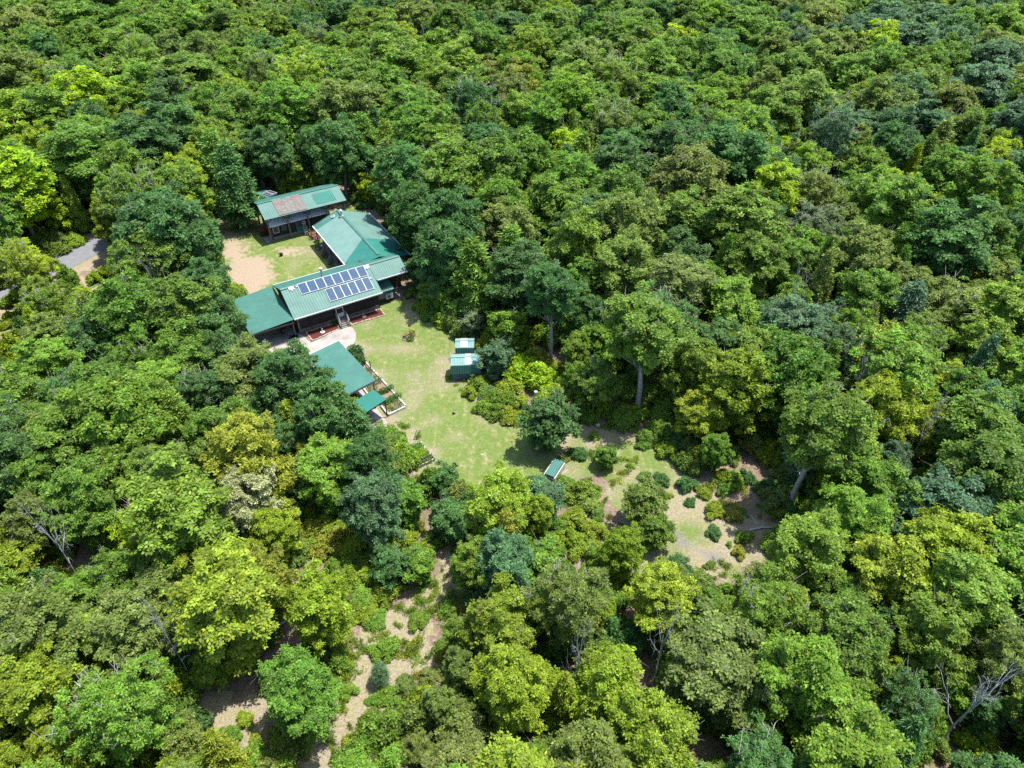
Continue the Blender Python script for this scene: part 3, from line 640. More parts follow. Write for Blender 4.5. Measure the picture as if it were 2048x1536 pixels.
# timber deck between shelter and second house
DK = thing('wooden_deck', 'small brown timber deck with railing between shelter and second house', 'deck', (*W(22.1, 86.4), 0), AZ)
q = MB()
for k in range(9): q.box(-.75, .95, -.75 + k * .17, -.60 + k * .17, .40, .45)
tag(q.build('deck_boards', M['brown_wood'], DK), kind='stuff')
for x, y in ((-.75, -.75), (-.75, .75), (.1, -.75), (.95, -.75)):
    q = MB(); q.box(x - .04, x + .04, y - .04, y + .04, 0, 1.25); q.build('post', M['brown_wood'], DK)
for z in (.8, 1.2):
    q = MB(); q.bar((-.75, -.75, z), (.95, -.75, z), .05, .09); q.bar((-.75, -.75, z), (-.75, .1, z), .05, .09); q.build('rail', M['brown_wood'], DK)
LD = thing('step_ladder', 'pale step ladder with round top standing before the cabin wall', 'ladder', (*W(21.15, 87.45), 0), AZ)
for s_ in (-.2, .2):
    q = MB(); q.bar((s_, -.25, 0), (s_ * .7, .10, 1.55), .05); q.build('rail', M['steel'], LD)
    q = MB(); q.bar((s_, .35, 0), (s_ * .7, .14, 1.5), .04); q.build('rear_leg', M['steel'], LD)
for k in range(5):
    q = MB(); z = .22 + k * .27; q.box(-.19, .19, -.25 + z * .225 - .06, -.25 + z * .225 + .06, z, z + .035); q.build('tread', M['batten'], LD)
q = MB(); q.tube([(.19 * math.cos(k * math.pi / 6), .12, 1.75 + .19 * math.sin(k * math.pi / 6)) for k in range(13)], [.045] * 13, 6); q.build('ring', M['white'], LD)

# ------------------------------------------------------------------ lower carport, small canopy, garden
K0 = W(13.85, 54.75); KR = AZ + math.radians(5.6)
K = thing('carport', 'open carport with long sloping teal roof beside the lawn', 'carport', (*K0, 0), KR)
q = MB(); q.ribbed((-1.76, -3.85, 2.62), (0, 7.7, 0), (3.52, 0, .30), 0, .05, .30); q.build('roof', M['teal'], K)
q = MB(); q.bar((-1.75, -3.88, 2.50), (1.75, -3.88, 2.79), .05, .20); q.build('front_fascia', M['grey_wall'], K)
q = MB(); q.bar((-1.75, 3.88, 2.56), (1.75, 3.88, 2.85), .04, .16); q.build('back_fascia', M['trim'], K)
for x, z in ((-1.62, 2.60), (1.62, 2.86)):
    q = MB(); q.bar((x, -3.8, z - .09), (x, 3.8, z - .09), .07, .16); q.build('side_beam', M['post'], K)
    for y in (-3.6, 0, 3.6):
        q = MB(); q.box(x - .07, x + .07, y - .07, y + .07, 0, z - .17); q.build('post', M['wood'], K)
gc = thing('utility_cart', 'green garden cart parked under the front edge of the carport', 'cart', (*W(13.4, 51.9), .05), KR)
q = MB(); q.hexa([(-.3, -.45, .3), (.3, -.45, .3), (.3, .45, .3), (-.3, .45, .3), (-.4, -.55, .65), (.4, -.55, .65), (.4, .55, .65), (-.4, .55, .65)]); q.build('tub', M['teal_deep'], gc)
for x in (-.36, .36):
    q = MB(); q.tube([(x - .04, .2, .2), (x + .04, .2, .2)], [.2, .2], 12); q.build('wheel', M['black'], gc)
q = MB(); q.bar((0, .5, .5), (0, 1.0, .85), .04); q.build('handle', M['steel'], gc)
T0 = W(14.5, 49.35); TR = AZ + math.radians(15.5)
T = thing('canopy', 'small teal metal canopy on thin posts at the carport corner', 'canopy', (*T0, 0), TR)
q = MB(); q.ribbed((-1.28, -1.0, 2.18), (0, 2.0, 0), (2.56, 0, .08), 0, .05, .22); q.build('roof', M['teal_deep'], T)
for x in (-1.15, 1.15):
    for y in (-.88, .88):
        q = MB(); q.box(x - .04, x + .04, y - .04, y + .04, 0, 2.15); q.build('post', M['beam'], T)
q = MB(); q.bar((-1.2, -.95, 2.06), (1.2, -.95, 2.14), .05, .12); q.build('front_beam', M['beam'], T)
bn = thing('bench', 'pale plank bench at the left edge of the small canopy', 'bench', (*W(13.2, 50.6), .05), KR)
q = MB(); q.box(-.6, .6, -.2, .2, .38, .44); q.build('seat', M['plaster'], bn)
for x in (-.5, .5):
    q = MB(); q.box(x - .05, x + .05, -.18, .18, 0, .38); q.build('leg', M['plaster'], bn)

def leafy(b, x, y, z, r, h, n, ll=.16, lw=.08):
    for _ in range(n):
        a = random.uniform(0, 6.283); rr = r * math.sqrt(random.random()); zz = z + h * random.random() * (1.15 - .6 * rr / max(r, .01))
        d = Vector((math.cos(a + random.uniform(-1, 1)), math.sin(a + random.uniform(-1, 1)), random.uniform(-.2, .8))).normalized()
        s = d.cross(Vector((random.uniform(-1, 1), random.uniform(-1, 1), 1))).normalized() * lw * .5
        p = Vector((x + rr * math.cos(a), y + rr * math.sin(a), zz)); l_ = ll * random.uniform(.7, 1.3)
        b.add([p, p + d * l_ * .5 + s, p + d * l_, p + d * l_ * .5 - s], [(0, 1, 2, 3)])
def plant(name, label, x, y, r, h, n, tint, cat='plant', z=0., group=None, ll=.16, lw=.08, blooms=None):
    b = MB(); leafy(b, 0, 0, .02, r, h, n, ll, lw)
    me = b.mesh(name, M['leaf'])
    if blooms:
        o = thing(name, label, cat, (x, y, z), 0, group); f = put('leaves', me, o); f['tint'] = tint
        fl = MB()
        for _ in range(blooms[1]):
            a = random.uniform(0, 6.28); rr = r * math.sqrt(random.random()) * .95; fl.rock(rr * math.cos(a), rr * math.sin(a), h * random.uniform(.65, 1.1), random.uniform(.05, .09))
        fl.build('blossoms', M[blooms[0]], o); return o
    o = put(name, me, None, (x, y, z)); o['tint'] = tint; return tag(o, label, cat, group)

# the big timber-edged bed beside the carport, in sections
BD = thing('raised_bed', 'long raised garden bed edged in pale timber beside the carport', 'garden bed', (*W(16.6, 53.2), 0), AZ)
def bl(a, b): return (a - 16.6, b - 53.2)
outer = [(17.22, 58.0), (17.94, 49.15)]
q = MB(); q.add([(*bl(15.75, 58.6), .12), (*bl(17.2, 58.6), .12), (*bl(17.9, 49.2), .12), (*bl(16.1, 49.0), .12)], [(0, 3, 2, 1)]); q.build('soil', M['soil'], BD)
for k in range(7):
    t0, t1 = k / 7 + .006, (k + 1) / 7 - .006
    p0 = [outer[0][i] + (outer[1][i] - outer[0][i]) * t0 for i in (0, 1)]; p1 = [outer[0][i] + (outer[1][i] - outer[0][i]) * t1 for i in (0, 1)]
    q = MB(); q.bar((*bl(*p0), .13), (*bl(*p1), .13), .15, .26); q.build('edging_timber', M['plaster'], BD)
for p0, p1 in (((17.86, 49.08), (16.95, 48.98)), ((16.9, 48.97), (16.02, 48.88)), ((15.98, 48.95), (15.93, 50.4)), ((15.45, 54.2), (15.5, 52.4))):
    q = MB(); q.bar((*bl(*p0), .13), (*bl(*p1), .13), .15, .26); q.build('edging_timber', M['plaster'], BD)
TRL = thing('trellis', 'low wooden trellis frame standing on the edge of the garden bed', 'trellis', (*W(17.32, 57.7), 0), AZ)
for (x, y, z) in ((0.1, 1.9, 1.1), (.03, .55, 1.15), (0, -1.4, 1.2)):
    q = MB(); q.box(x - .05, x + .05, y - .05, y + .05, 0, z); q.build('post', M['wood'], TRL)
q = MB(); q.bar((.03, .55, 1.1), (0, -1.4, 1.16), .06, .09); q.build('rail', M['wood'], TRL)
G1, G2, G3 = (.045, .11, .025), (.10, .17, .025), (.07, .12, .03)
plant('vegetable_plant', 'dense dark vine growing between carport and trellis', *W(16.75, 59.4), .95, 1.0, 520, G1, z=.12, ll=.24, lw=.15)
plant('vegetable_plant', 'leafy vine at the trellis end of the garden bed', *W(16.55, 57.9), .75, .8, 380, G1, z=.12, ll=.24, lw=.15)
plant('vegetable_plant', 'sparse herb clump in the bed beside the carport post', *W(16.9, 55.9), .40, .45, 110, G3, z=.12)
plant('vegetable_plant', 'straggly seedling near the middle of the long garden bed', *W(16.7, 54.8), .38, .5, 90, G3, z=.12)
plant('vegetable_plant', 'yellowish herb clump by the pale inner kerb of the bed', *W(16.2, 53.3), .5, .4, 130, G2, z=.12)
plant('vegetable_plant', 'upright plant beside the corner of the carport roof', *W(17.1, 54.0), .42, .75, 150, G3, z=.12)
for k in range(2):
    b = MB()
    for t_ in np.linspace(-.85, .85, 7): leafy(b, t_, random.uniform(-.06, .06), 0, .30, .50, 90, .15, .08)
    o = b.build('vegetable_row', M['leaf'], None, (*W(16.95 + .12 * k, 52.25 - 1.55 * k), .12)); o.rotation_euler = (0, 0, AZ + .12); o['tint'] = (.05, .13, .02)
    tag(o, ('bushy green vegetable row just above the small canopy', 'bushy green vegetable row level with the small canopy')[k], 'vegetable row', 'rows in the long bed')
plant('vegetable_plant', 'broad yellow-green plant patch at the bed\'s lower end', *W(17.0, 49.9), .75, .35, 330, G2, z=.12)
# three block-edged beds further down the lawn
sb = [(825, 912), (842, 886), (872, 921), (843, 939)]
BX = at(846, 912); BRz = math.atan2(at(872, 921)[1] - at(842, 886)[1], at(872, 921)[0] - at(842, 886)[0])
V0 = Vector(at(842, 885)); V1 = Vector(at(871, 921)); DV = (V1 - V0).normalized(); LV = (V1 - V0).length; NV = Vector((DV.y, -DV.x))
if NV.x > 0: NV = -NV
tint3 = [(.10, .20, .02), (.20, .30, .01), (.08, .13, .025)]; lab3 = ['upper of the three small beds, with soft green crop', 'middle of the three small beds, with bright lime lettuce', 'lowest of the three small beds, with dark sparse crop']
for k in range(3):
    c0 = V0 + DV * (LV * (k / 3)); c1 = V0 + DV * (LV * (k + 1) / 3); wd = 1.75
    ctr = (c0 + c1) / 2 + NV * wd / 2
    t = thing('small_bed', lab3[k], 'garden bed', (ctr.x, ctr.y, 0), 0, 'small block edged beds')
    f = lambda s_, n_: (c0 + DV * s_ + NV * n_ - ctr)
    L3 = (c1 - c0).length
    q = MB(); q.add([(*f(.05, .05), .14), (*f(L3 - .05, .05), .14), (*f(L3 - .05, wd - .05), .14), (*f(.05, wd - .05), .14)], [(0, 1, 2, 3)]); q.build('soil', M['soil'], t)
    q = MB(); q.bar((*f(.07, .14), .11), (*f(.07, wd - .14), .11), .16, .22); q.build('edging_block', M['plaster'], t)
    if k == 2: q = MB(); q.bar((*f(L3 - .08, .14), .11), (*f(L3 - .08, wd - .14), .11), .13, .22); q.build('edging_block', M['plaster'], t)
    for n_ in (.06, wd - .06):
        q = MB(); q.bar((*f(.02, n_), .11), (*f(L3 - .02, n_), .11), .11, .22); q.build('edging_block', M['plaster'], t)
    b = MB()
    for i in range(5):
        for j in range(3):
            p = f(.24 + (L3 - .40) * j / 2, .28 + (wd - .56) * i / 4); leafy(b, p.x, p.y, .13, .24, .30, 46, .13, .09)
    o = b.build('crop', M['leaf'], t); o['tint'] = tint3[k]
# round flower bed in the lawn
fx, fy = at(818, 676)
FB = thing('flower_bed', 'round stone-ringed flower bed in the middle of the lawn', 'flower bed', (fx, fy, 0))
q = MB(); q.cyl(0, 0, .004, .10, .60, 18); q.build('soil', M['soil'], FB)
for k in range(15):
    a = k / 15 * 6.283; q = MB(); q.rock(.64 * math.cos(a), .64 * math.sin(a), .08, random.uniform(.09, .14), .8); q.build('stone', M['stone'], FB)
plant('flowering_plant', 'tall plant with orange tips at back of round flower bed', fx + .38, fy + .25, .26, .95, 130, (.16, .16, .03), z=.1, blooms=('yellow', 7))
plant('flowering_plant', 'orange-red flowers at the left of the round flower bed', fx - .2, fy + .0, .34, .35, 120, (.10, .10, .04), z=.1, blooms=('orange', 12))
plant('flowering_plant', 'low green plant at the front of the round flower bed', fx + .22, fy - .38, .33, .35, 150, (.09, .16, .02), z=.1)
gx, gy = at(820, 662)
FG = thing('garden_flag', 'small pinkish garden flag on a thin stake in the lawn', 'flag', (gx, gy, 0))
q = MB(); q.cyl(0, 0, 0, .95, .015, 6); q.build('stake', M['steel'], FG)
q = MB(); q.box(-.16, .16, -.008, .008, .58, .92); q.build('banner', M['orange'], FG)
plant('flowering_plant', 'small green plant at the left foot of the steps', *W(17.0, 65.75), .22, .55, 120, (.08, .15, .02), z=.08)
plant('rose_bush', 'crimson flowering bush at the left wall of the cabin', *W(16.35, 90.3), .55, .9, 260, (.05, .07, .02), cat='bush', blooms=('red', 60))
for k, (a, b_, lab, bl_) in enumerate(((21.75, 84.9, 'pink pot of flowers at the corner of the second house', 'pink'), (21.2, 83.0, 'bushy potted plant on the porch edge nearest the deck', None), (21.25, 80.6, 'red flowering pot plant midway along the second porch', 'red'), (21.3, 78.4, 'dark fern in the shade along the second porch', None), (21.25, 75.0, 'yellow flowers at the porch end next to the solar roof', 'yellow'))):
    plant('potted_plant', lab, *W(a, b_), .38, .75, 170, (.06, .12, .025), z=.02, blooms=(bl_, 22) if bl_ else None)
bx, by = at(563, 512)
q = thing('bucket', 'small black bucket on the grass between the two houses', 'bucket', (bx, by, .0))
b = MB(); b.cyl(0, 0, 0, .34, .19, 10, .23); b.build('body', M['black'], q); b = MB(); b.cyl(0, 0, .34, .37, .24, 10); b.build('lid', M['black'], q)
pts = [at(x, y) for x, y in ((566, 516), (569, 528), (575, 540), (577, 552), (577, 562))]
b = MB(); b.tube([(*p, .03) for p in pts], [.022] * len(pts), 5); tag(b.build('cord', M['cord']), 'yellow cord lying on the grass below the black bucket', 'cord')
b = MB(); b.tube([(*at(x, y), .03) for x, y in ((564, 507), (563, 496), (574, 487), (590, 482), (612, 475))], [.02] * 5, 5); tag(b.build('hose', M['cord']), 'pale hose running from the bucket to the shelter', 'hose')

# ------------------------------------------------------------------ two gambrel sheds
def shed(label, xl, wd, yc, hd, ridge, knee, eave, rz, sky):
    t = thing('garden_shed', label, 'shed', (xl + wd / 2, yc, 0), rz, 'gambrel garden sheds beside the lawn')
    x0, x1 = -wd / 2, wd / 2
    for s_, nm in ((-1, 'front'), (1, 'back')):
        q = MB(); q.ribbed((x0, s_ * .0, ridge), (wd, 0, 0), (0, s_ * hd, knee - ridge), 0, .03, .24, .025); q.build(nm + '_upper_roof', M['teal_shed'], t)
        q = MB(); q.ribbed((x0, s_ * (hd + .005), knee - .01), (wd, 0, 0), (0, s_ * .16, eave - knee), 0, .03, .24, .025); q.build(nm + '_lower_roof', M['teal'], t)
        q = MB(); hw = hd - .08; q.ribbed((x0 + .1, s_ * hw, 0.02), (wd - .2, 0, 0), (0, 0, eave + .25), 0, .03, .2, .015); q.build(nm + '_wall', M['grey_wall'], t)
    q = MB()
    for x in (x0 + .1, x1 - .1):
        q.add([(x, -hd + .08, 0), (x, hd - .08, 0), (x, hd - .08, eave), (x, hd - .06, knee - .05), (x, 0, ridge - .05), (x, -hd + .06, knee - .05), (x, -hd + .08, eave)], [(0, 1, 2, 3, 4, 5, 6)])
    q.build('end_wall', M['grey_wall'], t)
    q = MB(); q.bar((x0, 0, ridge + .02), (x1, 0, ridge + .02), .22, .04); q.build('ridge_cap', M['teal_shed'], t)
    sx0, sx1 = sky
    for s_, m in ((-1, 'skylight'), (1, 'rust')):
        q = MB(); g_ = (knee - ridge) / hd; y0, y1 = s_ * .12, s_ * (hd - .06); k = .032
        P = [(sx0, y0), (sx1, y0), (sx1, y1), (sx0, y1)]
        if s_ > 0: P = P[::-1]
        q.hexa([(x, y, ridge + g_ * abs(y) + k) for x, y in P[::-1]] + [(x, y, ridge + g_ * abs(y) + k + .02) for x, y in P[::-1]]); q.build('skylight_panel', M[m] if s_ < 0 else M['batten'], t)
    return t
shed('smaller back teal-roofed garden shed with white skylight panel', -5.82, 1.95, 58.98, .82, 2.35, 2.0, 1.15, math.radians(1.5), (-.45, .28))
t2 = shed('larger front teal-roofed garden shed with white skylight panel', -6.12, 2.95, 56.25, .93, 2.35, 2.0, 1.05, math.radians(3.2), (-.05, .55))
q = MB(); q.box(-.9, .1, -.875, -.868, .06, .16); q.build('gap_shade_strip', M['black'], t2)  # black strip painting the shade of the slit at the wall foot

# low teal lid, stumps, stones, logs
wx, wy = at(1108, 948)
WS = thing('wood_stack', 'low woodpile under a narrow teal metal lid on the lawn', 'woodpile', (wx, wy, 0), math.radians(62))
q = MB(); q.ribbed((-1.0, -.42, .80), (0, .84, 0), (2.0, 0, .06), 0, .04, .21); q.build('lid', M['teal'], WS)
for s_ in (-.5, .5):
    q = MB(); q.box(-1.05, 1.05, s_ - .05, s_ + .05, .0, .70); q.build('side_board', M['plaster'], WS)
for x in np.linspace(-.8, .8, 7):
    q = MB(); q.tube([(x, -.42, .3), (x, .42, .3)], [.11, .11], 7); q.build('log', M['pale_bark'], WS)
def stump(px, py, r, h, label, m='charcoal'):
    t = thing('tree_stump', label, 'stump', (*at(px, py), 0)); q = MB(); q.tube([(0, 0, 0), (0, 0, h * .3), (.02, 0, h)], [r * 1.4, r, r * .9], 8); q.build('trunk', M[m], t)
    q = MB()
    for a in (0, 2.1, 4.3): q.tube([(0, 0, .12), (r * 2.4 * math.cos(a), r * 2.4 * math.sin(a), 0)], [r * .5, .03], 5)
    q.build('root', M[m], t)
stump(909, 932, .16, .30, 'blackened stump in the lawn right of the small beds')
stump(907, 828, .10, .16, 'small dark stump on the lawn below the sheds')
stump(1071, 800, .22, 1.1, 'grey broken stump among the yellow shrubs', 'pale_bark')
stump(1322, 1008, .14, .35, 'dark stump in the sapling clump on the sandy clearing')
for px, py, r, lab in ((962, 823, .26, 'white boulder at the tip of the low hedge'), (1195, 852, .25, 'pale boulder under the trees right of the round oak'), (1419, 928, .2, 'grey stone at the clearing edge by the yellow bush'), (850, 945, .12, 'small pale stone below the three small beds'), (968, 962, .14, 'pale stone in the grass above the yellow maple'), (964, 910, .10, 'little white stone on the lower lawn')):
    q = MB(); q.rock(0, 0, r * .4, r, .7); tag(q.build('boulder', M['plaster'], None, (*at(px, py), 0)), lab, 'stone')
for p, q_, r, lab in (((1498, 1062), (1542, 1056), .09, 'pale fallen log at the right tip of the clearing'), ((1494, 1028), (1512, 1050), .05, 'bent fallen branch above the pale log'), ((560, 1250), (596, 1238), .12, 'fallen grey log beside the narrow sandy gap'), ((590, 1215), (600, 1190), .05, 'curved dead branch at the sandy gap')):
    a_, b_ = at(*p), at(*q_); mb = MB(); mid = ((a_[0] + b_[0]) / 2 + .1, (a_[1] + b_[1]) / 2 + .1); mb.tube([(*a_, r), (*mid, r * 1.5), (*b_, r * .9)], [r, r * .9, r * .6], 7); tag(mb.build('fallen_log', M['dead_wood']), lab, 'log')
tp = MB(); tx, ty = at(55, 540)
tp.add([(-1.1, -.8, .05), (1.0, -.7, .05), (1.1, .8, .05), (-.9, .7, .05), (-.5, -.3, .7), (.4, -.2, .85), (.5, .3, .8), (-.4, .3, .75)], [(0, 1, 5, 4), (1, 2, 6, 5), (2, 3, 7, 6), (3, 0, 4, 7), (4, 5, 6, 7)])
tag(tp.build('tarp', M['tarp'], None, (tx, ty, 0)), 'turquoise tarp over a heap beside the road', 'tarp')
tp = MB(); tp.box(-.5, .5, -.4, .4, 0, .5); tp.box(-.4, .4, -.3, .3, .5, .7)
#@@TREES
# ------------------------------------------------------------------ trees: meshes
def unit(a): return a / np.maximum(np.linalg.norm(a, axis=-1, keepdims=True), 1e-9)
def rand_dirs(r, n): return unit(r.normal(size=(n, 3)))
def leaves(r, P, N, k, L, Wd, droop=(-.35, .45)):
    "k leaves round each point P, spread about the normal N; every leaf is its own four-cornered face"
    n = len(P); T = unit(np.cross(N, unit(r.normal(size=(n, 3))))); B = np.cross(N, T); out = []
    ph = r.random(n) * 6.283
    for i in range(k):
        a = ph + i * 6.283 / k + r.normal(0, .25, n); t = r.uniform(*droop, n)
        d = unit((T * np.cos(a)[:, None] + B * np.sin(a)[:, None]) * np.cos(t)[:, None] + N * np.sin(t)[:, None])
        s = unit(np.cross(d, N + r.normal(0, .35, (n, 3)))); l_ = (L * r.uniform(.7, 1.3, n))[:, None]; w = l_ / L * Wd / 2
        b0 = P + d * l_ * .12
        out.append(np.stack([b0, P + d * l_ * .55 + s * w, P + d * l_, P + d * l_ * .55 - s * w], 1))
    return np.concatenate(out).reshape(-1, 3)
def tube_np(pts, rad, n=5):
    b = MB(); b.tube(pts, rad, n); return np.array(b.v), [f for f in b.f if len(f) == 4]
def toned(me, vals):
    a = me.attributes.new('tone', 'FLOAT', 'FACE'); a.data.foreach_set('value', np.asarray(vals, np.float32)); return me
class TreeGeo:
    def __init__(s): s.leaf = []; s.tone = []; s.wv = []; s.wf = []; s.n = 0
    def wood(s, pts, rad, n=5):
        v, f = tube_np(pts, rad, n); s.wv.append(v); s.wf += [tuple(i + s.n for i in q) for q in f]; s.n += len(v)
    def meshes(s, name, leafm, bark):
        V = np.concatenate(s.leaf); F = np.arange(len(V)).reshape(-1, 4)
        s.crown = toned(quads_mesh(name + '_crown', V, F, [leafm]), np.concatenate(s.tone))
        WV = np.concatenate(s.wv); WF = np.array(s.wf)
        s.trunk = quads_mesh(name + '_trunk', WV, WF, [bark])
        s.both = quads_mesh(name, np.concatenate([V, WV]), np.concatenate([F, WF + len(V)]), [leafm, bark], [0] * len(F) + [1] * len(WF)); toned(s.both, np.concatenate(s.tone + [np.zeros(len(WF))]))
        s.cv = V; return s
def leaf_geo(g, r, P, N, tone, k, L, Wd, droop=(-.35, .45)):
    g.leaf.append(leaves(r, P, N, k, L, Wd, droop)); g.tone.append(np.tile(tone, k))
def broadleaf(seed, R=3.3, h=11.0, base=1.6, lobes=120, lr=(.22, .70), dens=66., L=.295, Wd=.135, gap=.0, twigs=4, lean=0., k=6, deep=.52, bare=None):
    r = np.random.default_rng(seed); g = TreeGeo()
    cz = base + (h - base) * .50; hz = (h - cz); hb = (cz - base)
    ax = r.uniform(0, 6.283, 4); am = r.uniform(.04, .13, 4); bx = r.uniform(0, 6.283, 2)
    C = []; lrad = []
    for i in range(lobes):
        u = 1 - (i + .5) / lobes * 1.80                      # from the top down to the skirt
        az = i * 2.39996 + r.normal(0, .4); el = math.asin(max(-1, min(1, u)))
        rf = 1 + sum(am[j] * math.cos((j + 2) * az + ax[j] + 2.2 * u * (j % 2)) for j in range(4)) + .10 * math.sin(5 * u + bx[0] + az)
        rf *= r.uniform(deep, 1.08); q = r.uniform(*lr) * (1.0 if u > 0 else .85)
        x = max(0, R * rf - q * .5) * math.cos(el) ** .75 * (1 if u > 0 else 1 + .25 * u)
        z = cz + (hz if u > 0 else hb) * math.sin(el) * (rf * .5 + .5) - q * .5 * (u > .3)
        C.append((x * math.cos(az) + lean * (z - base), x * math.sin(az), z)); lrad.append(q)
    C = np.array(C); lrad = np.array(lrad); P = []; N = []; T = []
    for c, q in zip(C, lrad):
        n = max(6, int(dens * q * q * 3.4)); d = rand_dirs(r, n)
        outw = unit(c - np.array([lean * 3, 0, cz - 1.2])); d = unit(d + outw * .45 + np.array([0, 0, .35]))
        rr = q * np.abs(r.normal(.85, .38, n))[:, None]
        P.append(c + d * rr * np.array([1.15, 1.15, .75])); N.append(unit(d * .8 + np.array([.12, .0, .85]) + r.normal(0, .35, (n, 3))))
        T.append(r.uniform(.84, 1.16) * r.uniform(.62, 1.42, n) - 1)
    n = int(lobes * 5); d = rand_dirs(r, n)                  # loose inner foliage
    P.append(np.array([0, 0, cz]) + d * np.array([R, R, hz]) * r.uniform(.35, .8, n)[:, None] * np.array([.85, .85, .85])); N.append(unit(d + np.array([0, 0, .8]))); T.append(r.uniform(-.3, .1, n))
    P = np.concatenate(P); N = np.concatenate(N); T = np.concatenate(T)
    if gap: keep = r.random(len(P)) > gap; P, N, T = P[keep], N[keep], T[keep]
    leaf_geo(g, r, P, N, T, k, L, Wd)
    sw = r.uniform(-.25, .25, 2); top = cz + hz * .45; tb = max(base, h * .3)
    tk = [(0, 0, -.3), (sw[0] * .2, sw[1] * .2, tb * .5), (sw[0] + lean * tb * .3, sw[1], tb), (sw[0] * .6 + lean * 2, sw[1] * .6, cz), (lean * 3, 0, top)]
    g.wood(tk, [.30, .23, .19, .13, .05], 7)
    for i in r.choice(lobes, min(lobes, 24), replace=False):
        c = C[i]; z0 = tb * .7 + (top - tb * .7) * r.uniform(.05, .6) * min(1, max(.1, (c[2] - base) / (h - base))); s0 = np.array([sw[0] * .8 + lean * 2, sw[1] * .8, z0])
        m = s0 * .45 + c * .55 + np.array([0, 0, -.25]); g.wood([s0, m, c * .97], [.085, .055, .02], 4)
    for i in range(twigs):                                   # bare grey twigs that break through the foliage
        c = C[r.integers(lobes // 2)]; d = unit(c - np.array([0, 0, cz - 1]) + r.normal(0, .4, 3)); e = c + d * r.uniform(.6, 1.3)
        g.wood([c - d * .8, c + d * .3, e], [.045, .03, .010], 4)
        for _ in range(2): g.wood([c + d * .2, c + d * .6 + r.normal(0, .25, 3), c + d * .9 + r.normal(0, .5, 3)], [.026, .016, .007], 4)
    return g
def cedar(seed, R=1.7, h=8.5, L=.34, Wd=.07):
    r = np.random.default_rng(seed); g = TreeGeo(); P = []; N = []
    n = 95
    for i in range(n):
        t = (i + .5) / n; z = .8 + (h - .9) * t; rr = R * (1 - t) ** .75 * (.55 + .45 * min(1, t * 6)) * r.uniform(.75, 1.15); az = i * 2.39996 + r.normal(0, .4)
        o = np.array([math.cos(az), math.sin(az), 0]); m = max(10, int(46 * (rr + .25)))
        s = r.random(m) ** .7; p = o * (rr * s)[:, None] + np.array([0, 0, z]) + np.array([0, 0, 1]) * (.55 * rr * s * (.5 - s * .2))[:, None] + r.normal(0, .14, (m, 3))
        P.append(p); N.append(unit(o + np.array([0, 0, .9]) + r.normal(0, .4, (m, 3))))
    P = np.concatenate(P); leaf_geo(g, r, P, np.concatenate(N), r.uniform(-.35, .4, len(P)), 4, L, Wd, (.1, 1.0))
    g.wood([(0, 0, -.3), (0, 0, h * .5), (0, 0, h * .97)], [.17, .10, .02], 6); return g
def pine(seed, R=.9, h=3.2):
    r = np.random.default_rng(seed); g = TreeGeo(); P = []; N = []
    for i in range(34):
        t = i / 34; az = i * 2.4; z = .5 + (h - .7) * t; rr = R * (1 - t * .7) * r.uniform(.6, 1.1); o = np.array([math.cos(az), math.sin(az), .45])
        c = np.array([0, 0, z]) + o * rr; n = 26; P.append(c + r.normal(0, .15, (n, 3))); N.append(unit(o + r.normal(0, .5, (n, 3)))); g.wood([(0, 0, z - .1), c], [.03, .012], 4)
    P = np.concatenate(P); leaf_geo(g, r, P, np.concatenate(N), r.uniform(-.2, .2, len(P)), 7, .26, .03, (.2, 1.2)); g.wood([(0, 0, -.2), (0, 0, h)], [.06, .02], 5); return g
def bush(seed, R=1.0, h=1.3, lobes=22, L=.16, Wd=.085, dens=66.):
    r = np.random.default_rng(seed); P = []; N = []; am = [r.uniform(.08, .28), r.uniform(.08, .25), *r.uniform(0, 6.28, 2)]
    for i in range(lobes):
        az = i * 2.4 + r.normal(0, .4); q = r.uniform(.18, .42); s = math.sqrt((i + .3) / lobes) * (R - q * .4); z = max(q * .55, (h - q) * (1 - (s / R) ** 2 * .85) * r.uniform(.75, 1.1))
        s *= 1 + am[0] * math.cos(2 * az + am[2]) + am[1] * math.cos(3 * az + am[3]); z *= 1 + .3 * math.cos(az + am[3])
        c = np.array([s * math.cos(az), s * math.sin(az), z]); n = int(dens * 10 * q * q); d = unit(rand_dirs(r, n) + np.array([0, 0, .5]))
        p = c + d * q * r.uniform(.5, 1.15, n)[:, None]; p[:, 2] = np.maximum(p[:, 2], .04); P.append(p); N.append(unit(d + np.array([0, 0, .5]) + r.normal(0, .4, (n, 3))))
    P = np.concatenate(P); V = leaves(r, P, np.concatenate(N), 5, L, Wd); return toned(quads_mesh('bush', V, np.arange(len(V)).reshape(-1, 4), [M['leaf']]), np.tile(r.uniform(-.32, .36, len(P)), 5))
def weed(seed, n=70):
    r = np.random.default_rng(seed); c = r.normal(0, .55, (5, 2)); w = r.integers(0, 5, n)
    P = np.zeros((n, 3)); P[:, :2] = c[w] + r.normal(0, .30, (n, 2)); P[:, 2] = np.abs(r.normal(.10, .16, n)) + .02
    V = leaves(r, P, unit(np.array([0, 0, 1.]) + r.normal(0, .4, (n, 3))), 5, .24, .10, (.0, .9)); return toned(quads_mesh('weed', V, np.arange(len(V)).reshape(-1, 4), [M['leaf']]), np.tile(r.uniform(-.35, .35, n), 5))
